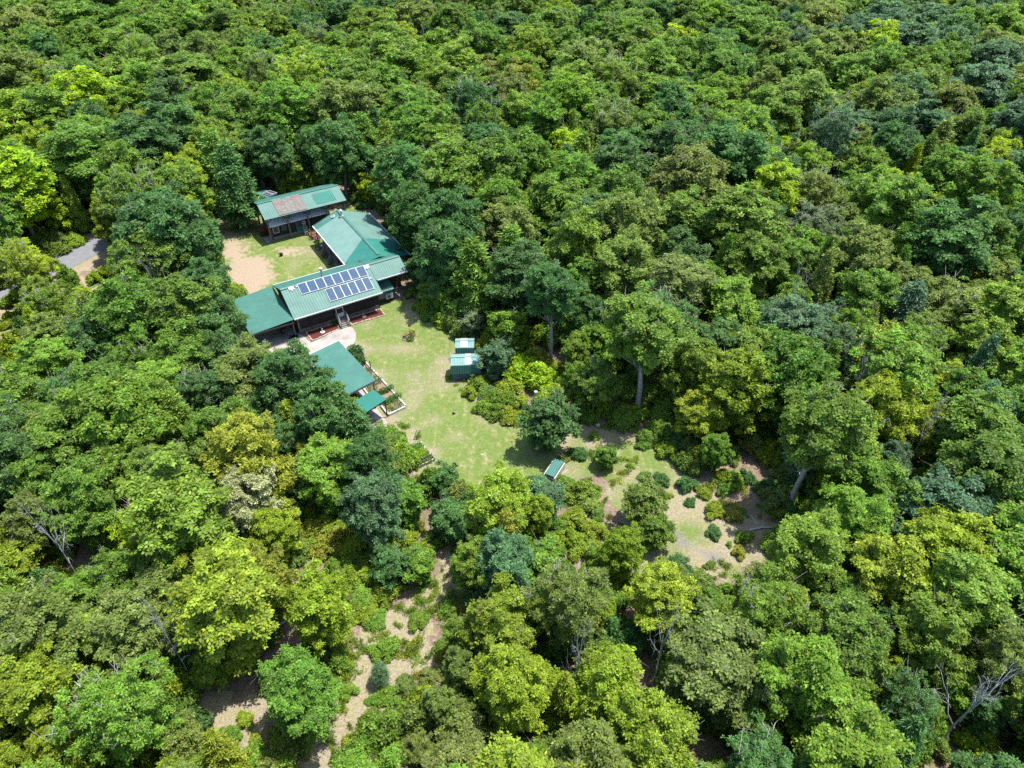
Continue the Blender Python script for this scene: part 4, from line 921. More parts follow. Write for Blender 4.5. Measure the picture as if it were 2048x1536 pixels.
def dead(seed, h=8.0, spread=2.4):
    r = np.random.default_rng(seed); g = TreeGeo()
    def grow(p, d, l_, rad, lev):
        q = p + d * l_ * .5 + r.normal(0, .06, 3) * l_; e = q + unit(d + r.normal(0, .18, 3)) * l_ * .5; g.wood([p, q, e], [rad, rad * .8, rad * .55], 6 if lev == 0 else 4)
        if lev >= 4: return
        for _ in range(3 if lev else 5):
            s = r.uniform(.45, 1.0); b = p + (e - p) * s
            nd = unit(d * .75 + r.normal(0, .55, 3) + np.array([0, 0, .12])); grow(b, nd, l_ * r.uniform(.45, .72), rad * .52, lev + 1)
    grow(np.array([0, 0, -.2]), np.array([.05, 0, 1.]), h * .6, .15, 0)
    return quads_mesh('dead_tree', np.concatenate(g.wv), np.array(g.wf), [M['dead_wood']])

SPEC = {}
def reg(kind, geo, R, h):
    v = geo.cv; R = float(np.percentile(np.hypot(v[:, 0], v[:, 1]), 97)); h = float(np.percentile(v[:, 2], 99.7)); SPEC.setdefault(kind, []).append((geo, R, h))
for i in range(6):
    reg('oak', broadleaf(20 + i, lobes=(120, 135, 110, 140, 125, 115)[i], base=(1.5, 1.2, 2.0, 1.7, 1.4, 2.3)[i], twigs=(3, 6, 4, 7, 3, 9)[i]).meshes('broadleaf', M['leaf'], M['bark']), 3.3, 11.)
for i in range(3):
    reg('tall', broadleaf(40 + i, R=2.6, h=13., base=1.8, lobes=130, twigs=4).meshes('tall_broadleaf', M['leaf'], M['bark']), 2.6, 13.)
for i in range(3):
    reg('airy', broadleaf(60 + i, R=3.2, h=10.5, base=2.0, lobes=120, lr=(.26, .52), dens=62, gap=.15, twigs=24, L=.26, Wd=.105).meshes('airy_broadleaf', M['leaf'], M['pale_bark']), 3.2, 10.5)
for i in range(3):
    reg('young', broadleaf(80 + i, R=1.7, h=5., base=.5, lobes=64, lr=(.24, .46), dens=84, L=.23, Wd=.115, twigs=2).meshes('young_broadleaf', M['leaf'], M['bark']), 1.7, 5.)
for i in range(2):      # crown held high on a bare trunk
    reg('bole', broadleaf(70 + i, R=3.1, h=13., base=6.2, lobes=110, twigs=7, lean=(0, .10)[i]).meshes('high_broadleaf', M['leaf'], M['pale_bark']), 3.1, 13.)
for i in range(2): reg('cedar', cedar(90 + i).meshes('cedar', M['needle'], M['bark']), 1.7, 8.5)
reg('pine', pine(95).meshes('pine', M['needle'], M['bark']), .9, 3.2)
BUSH = [bush(100 + i) for i in range(6)]
WEED = [weed(120 + i) for i in range(4)]
DEAD = [dead(110 + i) for i in range(3)]

T_ = dict(dark=(.080, .165, .042), blue=(.100, .182, .080), mid=(.128, .218, .028), fresh=(.160, .250, .028), yg=(.215, .280, .022), olive=(.160, .215, .044), lime=(.250, .335, .016), cream=(.300, .33, .145), gold=(.225, .245, .028), grey=(.150, .205, .090))
NAMEC = dict(dark='dark green', blue='blue-green', mid='mid green', fresh='fresh green', yg='yellow-green', olive='olive', lime='lime green', cream='pale cream-green', gold='golden green', grey='grey-green')
trees = []      # dicts: x y R h kind col label
def jit(c, s=.14):
    c = T_[c]; f = 1 + random.uniform(-s, s); return tuple(max(.004, v * f * (1 + random.uniform(-.07, .07))) for v in c)
def place(px, py, wpx, kind, col, h=None, label=None, hr=None, rot=None):
    "a tree whose crown shows at this pixel with this width: find where it stands"
    R = 2.5
    for _ in range(6):
        if h is None:
            hh = {'oak': 2.4 * R + 2.4, 'tall': 3.3 * R + 2.0, 'airy': 2.3 * R + 2.4, 'bole': 3.0 * R + 3.5, 'young': 2.1 * R + .5, 'cedar': 4.2 * R, 'pine': 3.4 * R}[kind]
            if hr: hh = hr * R
            hh = min(hh, 13)
        else: hh = h
        zc = hh * {'oak': .58, 'tall': .58, 'airy': .58, 'bole': .74}.get(kind, .5)
        x, y = at(px, py, zc); dep = proj(x, y, zc)[2]; R = wpx / 2 * dep / FPX
    trees.append(dict(x=x, y=y, R=R, h=hh, kind=kind, col=col, label=label, man=True, px=px, py=py)); return trees[-1]

# trees that can be told apart at the edge of the clearing and round the houses
E_ = [
 (1098, 850, 112, 'young', 'dark', 'round dark oak standing alone on the lawn above the clearing'),
 (1000, 1022, 128, 'oak', 'yg', 'bright yellow-green maple at the bottom tip of the lawn'),
 (1085, 1006, 88, 'young', 'blue', 'dark blue-green tree beside the low teal-lidded woodpile'),
 (1212, 916, 44, 'young', 'mid', 'bushy sapling alone in the sandy clearing'),
 (1285, 1008, 88, 'young', 'olive', 'thin airy tree in the middle of the sandy clearing'),
 (1312, 1066, 70, 'young', 'mid', 'slender dark tree just below the thin airy clearing tree'),
 (592, 768, 132, 'oak', 'dark', 'large dark oak overlapping the left side of the lower carport'),
 (648, 836, 128, 'oak', 'dark', 'dense dark oak below the lower carport roof'),
 (587, 852, 62, 'cedar', 'yg', 'bright yellow-green cedar between the dark oaks by the carport'),
 (520, 768, 40, 'cedar', 'yg', 'narrow yellow-green cedar left of the dark carport oak'),
 (712, 866, 78, 'cedar', 'dark', 'dark feathery cedar in front of the small canopy'),
 (738, 940, 104, 'oak', 'dark', 'dark oak just left of the three small beds'),
 (780, 898, 50, 'young', 'mid', 'leafy young tree overhanging the upper small bed'),
 (886, 965, 62, 'young', 'dark', 'dark upright sapling right of the three small beds'),
 (900, 1045, 82, 'young', 'dark', 'dark young tree left of the yellow-green maple'),
 (812, 1012, 84, 'young', 'mid', 'mid green thicket tree below the three small beds'),
 (745, 1020, 120, 'oak', 'blue', 'blue-green rounded tree in the thicket below the carport oaks'),
 (492, 1010, 128, 'oak', 'cream', 'pale cream-green tree with drooping foliage, palest in the wood'),
 (500, 925, 168, 'oak', 'gold', 'golden green broad tree above the pale cream tree'),
 (340, 478, 180, 'oak', 'dark', 'large dark oak between the road and the back yard'),
 (388, 505, 118, 'oak', 'dark', 'tall dark oak at the left edge of the back yard'),
 (300, 545, 130, 'oak', 'mid', 'mid green oak below the road end'),
 (415, 588, 108, 'oak', 'dark', 'dark oak next to the bare sand of the back yard'),
 (266, 508, 72, 'oak', 'blue', 'blue-green tree hiding the upper end of the road'),
 (438, 655, 112, 'oak', 'dark', 'dark oak overlapping the left end of the attached carport'),
 (370, 640, 150, 'oak', 'mid', 'mid green oak left of the attached carport'),
 (455, 718, 95, 'oak', 'dark', 'dark oak at the outer corner of the concrete drive'),
 (270, 640, 150, 'oak', 'mid', 'spreading mid green oak between the sandy lot and carport'),
 (48, 548, 105, 'airy', 'yg', 'airy yellow-green tree over the road and turquoise tarp'),
 (168, 600, 44, 'young', 'yg', 'small yellow-green tree on the sandy verge'),
 (95, 628, 96, 'airy', 'fresh', 'airy fresh green tree beside the sandy lot'),
 (900, 515, 125, 'oak', 'dark', 'large dark oak at the right end of the solar-roofed house'),
 (836, 545, 62, 'young', 'dark', 'small dark tree touching the end wall of the long house'),
 (862, 592, 54, 'young', 'mid', 'bushy mid green young tree at the lawn corner by the long house'),
 (830, 440, 110, 'oak', 'dark', 'dark oak leaning over the square house roof'),
 (905, 470, 150, 'oak', 'dark', 'dark oak behind the right end of the houses'),
 (748, 378, 56, 'young', 'lime', 'small bright lime tree beside the tall pole shelter'),
 (810, 370, 130, 'oak', 'dark', 'dark oak behind the small lime tree'),
 (900, 365, 160, 'oak', 'mid', 'broad mid green oak above the square house'),
 (890, 600, 60, 'young', 'fresh', 'fresh green young tree at the lawn edge by the house end'),
 (470, 375, 84, 'cedar', 'dark', 'dark green cedar left of the pole shelter'),
 (440, 345, 80, 'cedar', 'mid', 'cedar behind the dark cedar left of the shelter'),
 (592, 348, 52, 'young', 'fresh', 'small fresh green tree behind the pole shelter'),
 (542, 312, 88, 'oak', 'dark', 'dark oak above the small lean-to roof'),
 (680, 305, 110, 'oak', 'dark', 'dark oak behind the right end of the pole shelter'),
 (992, 722, 70, 'young', 'blue', 'blue-green tree with pale tips leaning on the larger shed'),
 (1015, 660, 84, 'young', 'fresh', 'fresh green tree right of the smaller shed'),
 (945, 650, 52, 'young', 'grey', 'grey-green shrub tree above the smaller shed'),
 (1108, 580, 112, 'bole', 'dark', 'tall dark tree with pale bare trunk above the yellow shrubs'),
 (1298, 660, 165, 'bole', 'mid', 'tall oak with thick pale trunk showing above the clearing'),
 (1218, 705, 84, 'young', 'fresh', 'fresh green oak right of the yellow shrubs'),
 (1388, 745, 116, 'oak', 'fresh', 'fresh green oak at the top right of the clearing'),
 (1640, 850, 170, 'bole', 'mid', 'huge mid green oak with leaning pale trunk right of clearing'),
 (1345, 1150, 70, 'young', 'dark', 'dark young tree at the bottom edge of the sandy clearing'),
 (1240, 1112, 84, 'oak', 'yg', 'yellow-green oak below the sandy clearing saplings'),
 (1140, 1215, 170, 'airy', 'olive', 'broad airy olive tree below the clearing thicket'),
 (1010, 1130, 120, 'oak', 'blue', 'blue-green tree below the bright yellow-green maple'),
 (600, 1390, 150, 'oak', 'mid', 'dense mid green oak left of the dirt path'),
 (640, 1225, 130, 'oak', 'yg', 'yellow-green oak between the two sandy gaps'),
 (835, 1135, 70, 'young', 'mid', 'leafy mid green tree above the fork of the dirt path'),
 (780, 1135, 80, 'young', 'dark', 'dark young tree in the scrub above the dirt path'),
 (760, 1350, 44, 'pine', 'blue', 'soft blue-green pine sapling on the dirt path'),
 (545, 1175, 110, 'oak', 'gold', 'golden green tree left of the narrow sandy gap'),
 (1545, 400, 96, 'tall', 'lime', 'bright lime tree standing out in the right-hand forest'),
 (1978, 350, 66, 'tall', 'lime', 'lime green tree near the upper right edge'),
 (1935, 285, 60, 'cedar', 'fresh', 'fresh green spire beside the lime tree at upper right'),
 (440, 30, 60, 'tall', 'lime', 'lime green spire at the top edge left of centre'),
 (90, 40, 70, 'tall', 'yg', 'yellow-green spire in the top left corner'),
 (1480, 470, 150, 'tall', 'mid', 'tall mid green oak left of the bright lime tree'),
 (1630, 470, 110, 'airy', 'grey', 'grey-green airy tree below the bright lime tree'),
 (1780, 760, 160, 'oak', 'fresh', 'broad fresh green oak in the middle of the right-hand forest'),
 (1760, 830, 130, 'oak', 'yg', 'yellow-green oak below the broad fresh green oak'),
 (1705, 1060, 140, 'oak', 'fresh', 'fresh green oak right of the pale fallen log'),
 (1520, 1235, 170, 'airy', 'fresh', 'broad fresh green tree below the clearing\'s right tip'),
 (1230, 1400, 170, 'oak', 'yg', 'yellow-green oak at the bottom centre of the forest'),
 (1600, 1370, 190, 'oak', 'fresh', 'broad fresh green oak at the bottom right of centre'),
 (2000, 1330, 150, 'airy', 'olive', 'thin olive tree with bare pale limbs at the right edge'),
]
for e in E_: place(e[0], e[1], e[2], e[3], e[4], label=e[5])

# ground that the photograph shows bare or built on: no crown may cover it
KEEP = [
 [(415, 440), (425, 418), (500, 410), (505, 395), (690, 362), (700, 395), (775, 440), (815, 520), (820, 605), (905, 660), (905, 670), (955, 672), (955, 760), (935, 770), (1000, 800), (1050, 860), (1060, 900), (1110, 925), (1140, 860), (1290, 850), (1400, 950), (1540, 1035), (1550, 1070), (1500, 1130), (1420, 1160), (1390, 1160), (1330, 1110), (1270, 1040), (1230, 1070), (1200, 1060), (1200, 960), (1120, 965), (1100, 970), (960, 960), (925, 990), (920, 960), (835, 940), (820, 880), (770, 850), (760, 890), (740, 860), (770, 835), (710, 810), (620, 700), (545, 690), (480, 610), (480, 570), (445, 530)],
 [(120, 515), (215, 462), (205, 500), (150, 545), (215, 560), (230, 585), (150, 580), (130, 540)], [(0, 620), (30, 610), (35, 680), (0, 690)],
 [(930, 1000), (920, 1080), (900, 1090), (905, 1050)], [(940, 1110), (880, 1170), (860, 1220), (830, 1200)],
 [(812, 880), (880, 868), (888, 945), (830, 952)], [(600, 1050), (700, 1035), (900, 1060), (900, 1150), (880, 1320), (760, 1450), (620, 1536), (590, 1536), (660, 1400), (690, 1280), (640, 1240), (600, 1180)], [(710, 1270), (820, 1185), (870, 1200), (870, 1330), (830, 1400), (750, 1450), (660, 1520), (610, 1500), (680, 1400)],
 [(560, 1215), (590, 1200), (585, 1240), (560, 1250)], [(625, 1120), (640, 1125), (628, 1175), (615, 1165)], [(395, 1400), (440, 1380), (525, 1430), (515, 1470), (420, 1450)],
 [(940, 700), (1090, 700), (1120, 800), (1060, 850), (950, 800)], [(1230, 1040), (1330, 1110), (1310, 1140), (1220, 1130)], [(500, 385), (555, 370), (560, 400), (510, 400)],
 [(1120, 960), (1200, 990), (1200, 1120), (1100, 1090)], [(620, 1060), (840, 1060), (840, 1130), (700, 1230), (650, 1200)],
 [(1280, 760), (1292, 760), (1295, 840), (1275, 840)], [(1520, 900), (1545, 905), (1510, 985), (1490, 980)], [(1089, 640), (1100, 640), (1100, 690), (1088, 690)],
]
KB = [(np.array(k, float), min(p[0] for p in k), max(p[0] for p in k), min(p[1] for p in k), max(p[1] for p in k)) for k in KEEP]
def inside(px, py):
    hit = np.zeros(px.shape, bool)
    for k, x0, x1, y0, y1 in KB:
        sel = (px > x0) & (px < x1) & (py > y0) & (py < y1)
        if sel.any(): hit |= sel & (sdist(px, py, k) > 2)
    return hit
KG = [gpoly(k) for k in KEEP[:1]]
SHG = [KG[0], CLEAR, TRAIL, BACK, gpoly([(950, 690), (1090, 680), (1130, 790), (1060, 850), (960, 810)])]
def insh(x, y):
    X, Y = np.array([x]), np.array([y]); return any(sdist(X, Y, q)[0] > -.3 for q in SHG)
SA_ = np.linspace(0, 2 * math.pi, 12, endpoint=False)
def blocked(x, y, R, h):
    pts = []
    for z, f in ((h * .3, .75), (h * .55, .95), (h * .75, .9), (h * .95, .3)):
        X = x + R * f * np.cos(SA_); Y = y + R * f * np.sin(SA_); dz = z - CAM_H; dep = Y * CP - dz * SP; up = Y * SP + dz * CP
        pts.append((1024 + FPX * X / dep, 768 - FPX * up / dep))
    return inside(np.concatenate([p[0] for p in pts]), np.concatenate([p[1] for p in pts])).any()
# house footprints and lawn in plan, where nothing may take root
PLAN = [[W(*q) for q in ((7.5, 60), (18.5, 60), (27.5, 66), (29.8, 72), (29.8, 85), (27.8, 94), (16, 94.5), (12, 74), (7.5, 73.5))], gpoly([(0, 590), (220, 455), (230, 500), (140, 545), (0, 640)])]
PALETTE = [((300, 150), 'mid dark fresh fresh olive mid'), ((1000, 150), 'mid fresh olive fresh mid dark'), ((1750, 150), 'mid mid blue fresh olive dark'), ((1250, 450), 'mid fresh dark mid olive'), ((1800, 500), 'mid dark fresh blue mid olive'),
           ((1700, 900), 'mid fresh yg blue mid'), ((200, 800), 'mid fresh dark olive mid'), ((150, 1350), 'fresh yg mid olive fresh'), ((700, 1200), 'yg fresh olive gold'), ((1200, 1400), 'fresh yg olive mid yg'), ((1800, 1350), 'fresh mid yg dark fresh'), ((350, 300), 'dark mid fresh yg')]
DEADS = [(1822, 445, 60, 'dead grey tree with bare limbs below the upper right forest'), (100, 1070, 70, 'bare grey dead tree near the left edge below the pale cream tree'), (1715, 770, 60, 'dead bare-limbed tree beside the broad fresh green oak'), (345, 30, 46, 'dead tree rising at the top edge on the left'), (585, 40, 52, 'bare grey dead tree at the top edge right of the lime spire'),
         (960, 90, 44, 'dead tree with pale limbs in the far forest above the houses'), (850, 95, 40, 'slim dead tree left of another in the far forest'), (1330, 1275, 70, 'bare grey branches poking up below the clearing'), (1960, 1400, 150, 'large bare dead tree in the bottom right corner'), (310, 560, 50, 'dead forked trunk among the oaks below the road'), (1590, 590, 50, 'bare dead snag in the right-hand forest'), (1375, 180, 36, 'small dead tree in the far forest right of centre'), (1855, 855, 60, 'dead limbs above the fresh green oaks at right'), (330, 1265, 60, 'bare twiggy dead tree in the bottom left forest'), (1160, 1310, 60, 'white dead snag in the bottom centre forest')]
cellsz = 8.; gridc = {}
def gadd(t): gridc.setdefault((int(t['x'] // cellsz), int(t['y'] // cellsz)), []).append(t)
for t in trees: gadd(t)
DEADH = 10.5
for q in DEADS:
    x, y = at(q[0], q[1], DEADH * .6); gadd(dict(x=x, y=y, R=1.0)); k_ = q[2] * proj(x, y, DEADH * .6)[2] / FPX * .5; gadd(dict(x=x, y=y - 2.0, R=.6 + .35 * k_))
def near_ok(x, y, R, f):
    ci, cj = int(x // cellsz), int(y // cellsz)
    for i in (-1, 0, 1):
        for j in (-1, 0, 1):
            for o in gridc.get((ci + i, cj + j), ()):
                if (o['x'] - x) ** 2 + (o['y'] - y) ** 2 < (f * (o['R'] + R)) ** 2: return False
    return True
def inplan(x, y):
    X, Y = np.array([x]), np.array([y]); return any(sdist(X, Y, p)[0] > -1.0 for p in PLAN)
rt = random.Random(77)
for big in (1, 0):
    for _ in range(16000 if big else 12000):
        y = 4 + 226 * rt.random() ** .62; x = rt.uniform(-1, 1) * (.80 * (y * CP + CAM_H * SP) + 8)
        R = rt.uniform(2.5, 4.1) if big else rt.uniform(1.5, 2.4)
        R *= (.74 + .62 * min(1, max(0, (y - 20) / 100))) * rt.uniform(.85, 1.15)
        kind = rt.choices(['oak', 'tall', 'airy', 'cedar'], [.62, .17, .16, .05])[0] if big else rt.choices(['oak', 'young', 'cedar'], [.5, .38, .12])[0]
        h = {'oak': 2.3 * R + 2.8, 'tall': 2.9 * R + 3.0, 'airy': 2.2 * R + 2.8, 'cedar': 4.6 * R, 'young': 2.6 * R + .8}[kind] * rt.uniform(.88, 1.14)
        if kind == 'cedar': R *= .6; h = min(h, 10)
        h = min(h, 13.5) * (.86 if y < 62 else 1)
        if not near_ok(x, y, R, (.68 if big else .58) - .06 * (y < 62)): continue
        if inplan(x, y) or sdist(np.array([x]), np.array([y]), KG[0])[0] > -.6: continue
        if blocked(x, y, R, h): continue
        if insh(x - .29 * h * .5, y - .09 * h * .5): continue
        px, py, dep = proj(x, y, h * .65)
        pal = min(PALETTE, key=lambda q: (q[0][0] - px) ** 2 + (q[0][1] - py) ** 2 + rt.uniform(0, 40000))[1].split()
        col = rt.choice(pal)
        if rt.random() < .045: col = rt.choice(['lime', 'yg', 'lime', 'gold'])
        t = dict(x=x, y=y, R=R, h=h, kind=kind, col=col, label=None, man=False, px=px, py=py); trees.append(t); gadd(t)
for t in trees:
    t['px'], t['py'], t['dep'] = proj(t['x'], t['y'], t['h'] * .65)
    t['size'] = t['R'] / t['dep'] * FPX
    t['vis'] = -t['size'] < t['px'] < 2048 + t['size'] and -t['size'] < t['py'] < 1536 + t['size'] * 1.2
NT = 300 - len(DEADS)
man = [t for t in trees if t['man']]
auto = sorted([t for t in trees if not t['man'] and t['vis']], key=lambda t: -t['size'])
single = man + auto[:NT - len(man)]
rest = auto[NT - len(man):] + [t for t in trees if not t['man'] and not t['vis']]

# labels for the trees of the closed forest: colour, place, and order within that place
REG = [((120, 90), 'in the top left corner of the forest'), ((420, 110), 'at the top edge above the dark cedar'), ((700, 110), 'at the top edge above the pole shelter'), ((1000, 110), 'in the far forest at top centre'), ((1330, 110), 'in the far forest right of top centre'), ((1640, 110), 'at the top edge near the right corner'), ((1930, 110), 'in the top right corner of the forest'),
       ((110, 330), 'left of the road near the left edge'), ((330, 310), 'in the wood above the road'), ((560, 260), 'right behind the pole shelter'), ((800, 270), 'behind the square house'), ((1030, 320), 'in the forest right of the houses'), ((1280, 340), 'above the tall pale-trunked oak'), ((1500, 300), 'above the bright lime tree'), ((1760, 320), 'between the two lime trees'), ((1960, 420), 'below the right-edge lime tree'),
       ((1030, 520), 'right of the solar-roofed house'), ((1200, 560), 'above the yellow shrubs'), ((1420, 590), 'right of the tall pale-trunked oak'), ((1680, 610), 'in the middle of the right-hand forest'), ((1930, 660), 'at the right edge, mid-height'),
       ((60, 760), 'below the sandy lot at the left edge'), ((240, 760), 'in the wood left of the lower carport'), ((430, 790), 'between the attached carport and golden tree'), ((110, 960), 'at the left edge beside the pale cream tree'), ((330, 960), 'left of the pale cream tree'), ((620, 980), 'between pale cream tree and small beds'),
       ((1480, 800), 'above the leaning pale trunk'), ((1700, 900), 'right of the leaning pale trunk'), ((1930, 900), 'at the right edge level with the clearing'), ((1660, 1130), 'right of the clearing\'s tip'), ((1930, 1130), 'at the right edge below the clearing'),
       ((120, 1200), 'at the left edge below the bare dead tree'), ((330, 1180), 'left of the narrow sandy gap'), ((100, 1440), 'in the bottom left corner'), ((330, 1400), 'left of the small sandy patch at bottom'), ((520, 1330), 'beside the dense oak left of the path'), ((960, 1250), 'right of the dirt path'), ((930, 1440), 'at the bottom edge right of the path'),
       ((1150, 1300), 'below the broad airy olive tree'), ((1200, 1470), 'at the bottom edge near centre'), ((1400, 1300), 'below the sandy clearing'), ((1430, 1470), 'at the bottom edge right of centre'), ((1650, 1300), 'above the broad bottom-right oak'), ((1680, 1480), 'at the bottom edge below the broad oak'), ((1900, 1330), 'left of the thin olive tree'), ((1930, 1480), 'in the bottom right corner')]
KN = dict(oak='rounded tree', tall='tall tree', airy='airy tree', bole='high-crowned tree', cedar='cedar', young='young tree', pine='pine sapling')
ORD = ['', 'second', 'third', 'fourth', 'fifth', 'sixth', 'seventh', 'eighth', 'ninth', 'tenth']
byreg = {}
for t in single:
    if t['label'] is None:
        rg = min(REG, key=lambda q: (q[0][0] - t['px']) ** 2 + (q[0][1] - t['py']) ** 2)[1]; byreg.setdefault((NAMEC[t['col']], KN[t['kind']], rg), []).append(t)
for (c, k, rg), L_ in byreg.items():
    L_.sort(key=lambda t: t['px'])
    for i, t in enumerate(L_):
        if len(L_) == 1: t['label'] = f'{c} {k} {rg}'
        elif i == 0: t['label'] = f'leftmost {c} {k} {rg}'
        elif i == len(L_) - 1: t['label'] = f'rightmost {c} {k} {rg}'
        else: t['label'] = f'{ORD[i]} {c} {k} from left {rg}'
NAME_OF = dict(bole='broadleaf_tree', oak='broadleaf_tree', tall='broadleaf_tree', airy='broadleaf_tree', young='young_tree', cedar='cedar_tree', pine='pine_sapling')
for t in single:
    vs = SPEC[t['kind']]; geo, R0, h0 = vs[rt.randrange(len(vs))]
    o = thing(NAME_OF[t['kind']], t['label'], 'tree', (t['x'], t['y'], 0), rt.uniform(0, 6.28), 'trees of the surrounding forest' if not t['man'] else 'trees round the clearing and houses')
    s_ = t['R'] / R0; o.scale = (s_, s_, t['h'] / h0)
    c = put('crown', geo.crown, o); c['tint'] = jit(t['col']); put('trunk', geo.trunk, o)
# trunks that the photograph shows bare
def bare_trunk(t, p_base, p_top, ztop, r0, m):
    pass
for px, py, w, lab in DEADS:
    h = DEADH; x, y = at(px, py, h * .6); dep = proj(x, y, h * .6)[2]; me_ = DEAD[rt.randrange(3)]; vv = np.empty(len(me_.vertices) * 3); me_.vertices.foreach_get('co', vv); vv = vv.reshape(-1, 3); k = (w * dep / FPX) / 2 / np.percentile(np.hypot(vv[:, 0], vv[:, 1]), 96); kz = h / vv[:, 2].max()
    o = put('dead_tree', me_, None, (x, y, 0)); o.rotation_euler = (0, 0, rt.uniform(0, 6.28)); o.scale = (k, k, kz); tag(o, lab, 'tree', 'dead bare trees')

# everything past the 300 nearest: one wood, scattered on points
def scatter(name, meshes, pts, kind='stuff'):
    coll = bpy.data.collections.new(name + '_sources')
    for i, me in enumerate(meshes):
        so = bpy.data.objects.new(f'{name}_source_{i:02d}', me); coll.objects.link(so)
    me = bpy.data.meshes.new(name); n = len(pts)
    me.vertices.add(n); me.vertices.foreach_set('co', np.array([(p[0], p[1], 0) for p in pts], np.float32).ravel())
    def at_(nm, ty, vals, key='value'):
        a = me.attributes.new(nm, ty, 'POINT'); a.data.foreach_set(key, np.array(vals).ravel())
    at_('variant', 'INT', np.array([p[2] for p in pts], np.int32)); at_('scl', 'FLOAT_VECTOR', np.array([p[3] for p in pts], np.float32), 'vector')
    at_('rot', 'FLOAT_VECTOR', np.array([(0, 0, p[4]) for p in pts], np.float32), 'vector'); at_('tint', 'FLOAT_COLOR', np.array([(*p[5], 1) for p in pts], np.float32), 'color')
    ng = bpy.data.node_groups.new(name, 'GeometryNodeTree')
    ng.interface.new_socket('Geometry', in_out='INPUT', socket_type='NodeSocketGeometry'); ng.interface.new_socket('Geometry', in_out='OUTPUT', socket_type='NodeSocketGeometry')
    gi, go = ng.nodes.new('NodeGroupInput'), ng.nodes.new('NodeGroupOutput'); ip = ng.nodes.new('GeometryNodeInstanceOnPoints'); ci = ng.nodes.new('GeometryNodeCollectionInfo')
    ci.inputs['Collection'].default_value = coll; ci.inputs['Separate Children'].default_value = True; ci.inputs['Reset Children'].default_value = True
    ip.inputs['Pick Instance'].default_value = True
    def na(nm, ty):
        q = ng.nodes.new('GeometryNodeInputNamedAttribute'); q.data_type = ty; q.inputs['Name'].default_value = nm; return next(s for s in q.outputs if s.enabled and s.name == 'Attribute')
    K = ng.links.new
    K(gi.outputs[0], ip.inputs['Points']); K(ci.outputs[0], ip.inputs['Instance']); K(na('variant', 'INT'), ip.inputs['Instance Index']); K(na('scl', 'FLOAT_VECTOR'), ip.inputs['Scale'])
    e2 = ng.nodes.new('FunctionNodeEulerToRotation'); K(na('rot', 'FLOAT_VECTOR'), e2.inputs[0]); K(e2.outputs[0], ip.inputs['Rotation']); K(ip.outputs[0], go.inputs[0])
    o = put(name, me); md = o.modifiers.new('scatter', 'NODES'); md.node_group = ng; return tag(o, kind=kind)
src = []; ofs = {}
for k, vs in SPEC.items(): ofs[k] = len(src); src += [g_.both for g_, _, _ in vs]
pts = []
for t in rest:
    vs = SPEC[t['kind']]; i = rt.randrange(len(vs)); g_, R0, h0 = vs[i]; s_ = t['R'] / R0
    pts.append((t['x'], t['y'], ofs[t['kind']] + i, (s_, s_, t['h'] / h0), rt.uniform(0, 6.28), jit(t['col'])))
scatter('forest', src, pts)

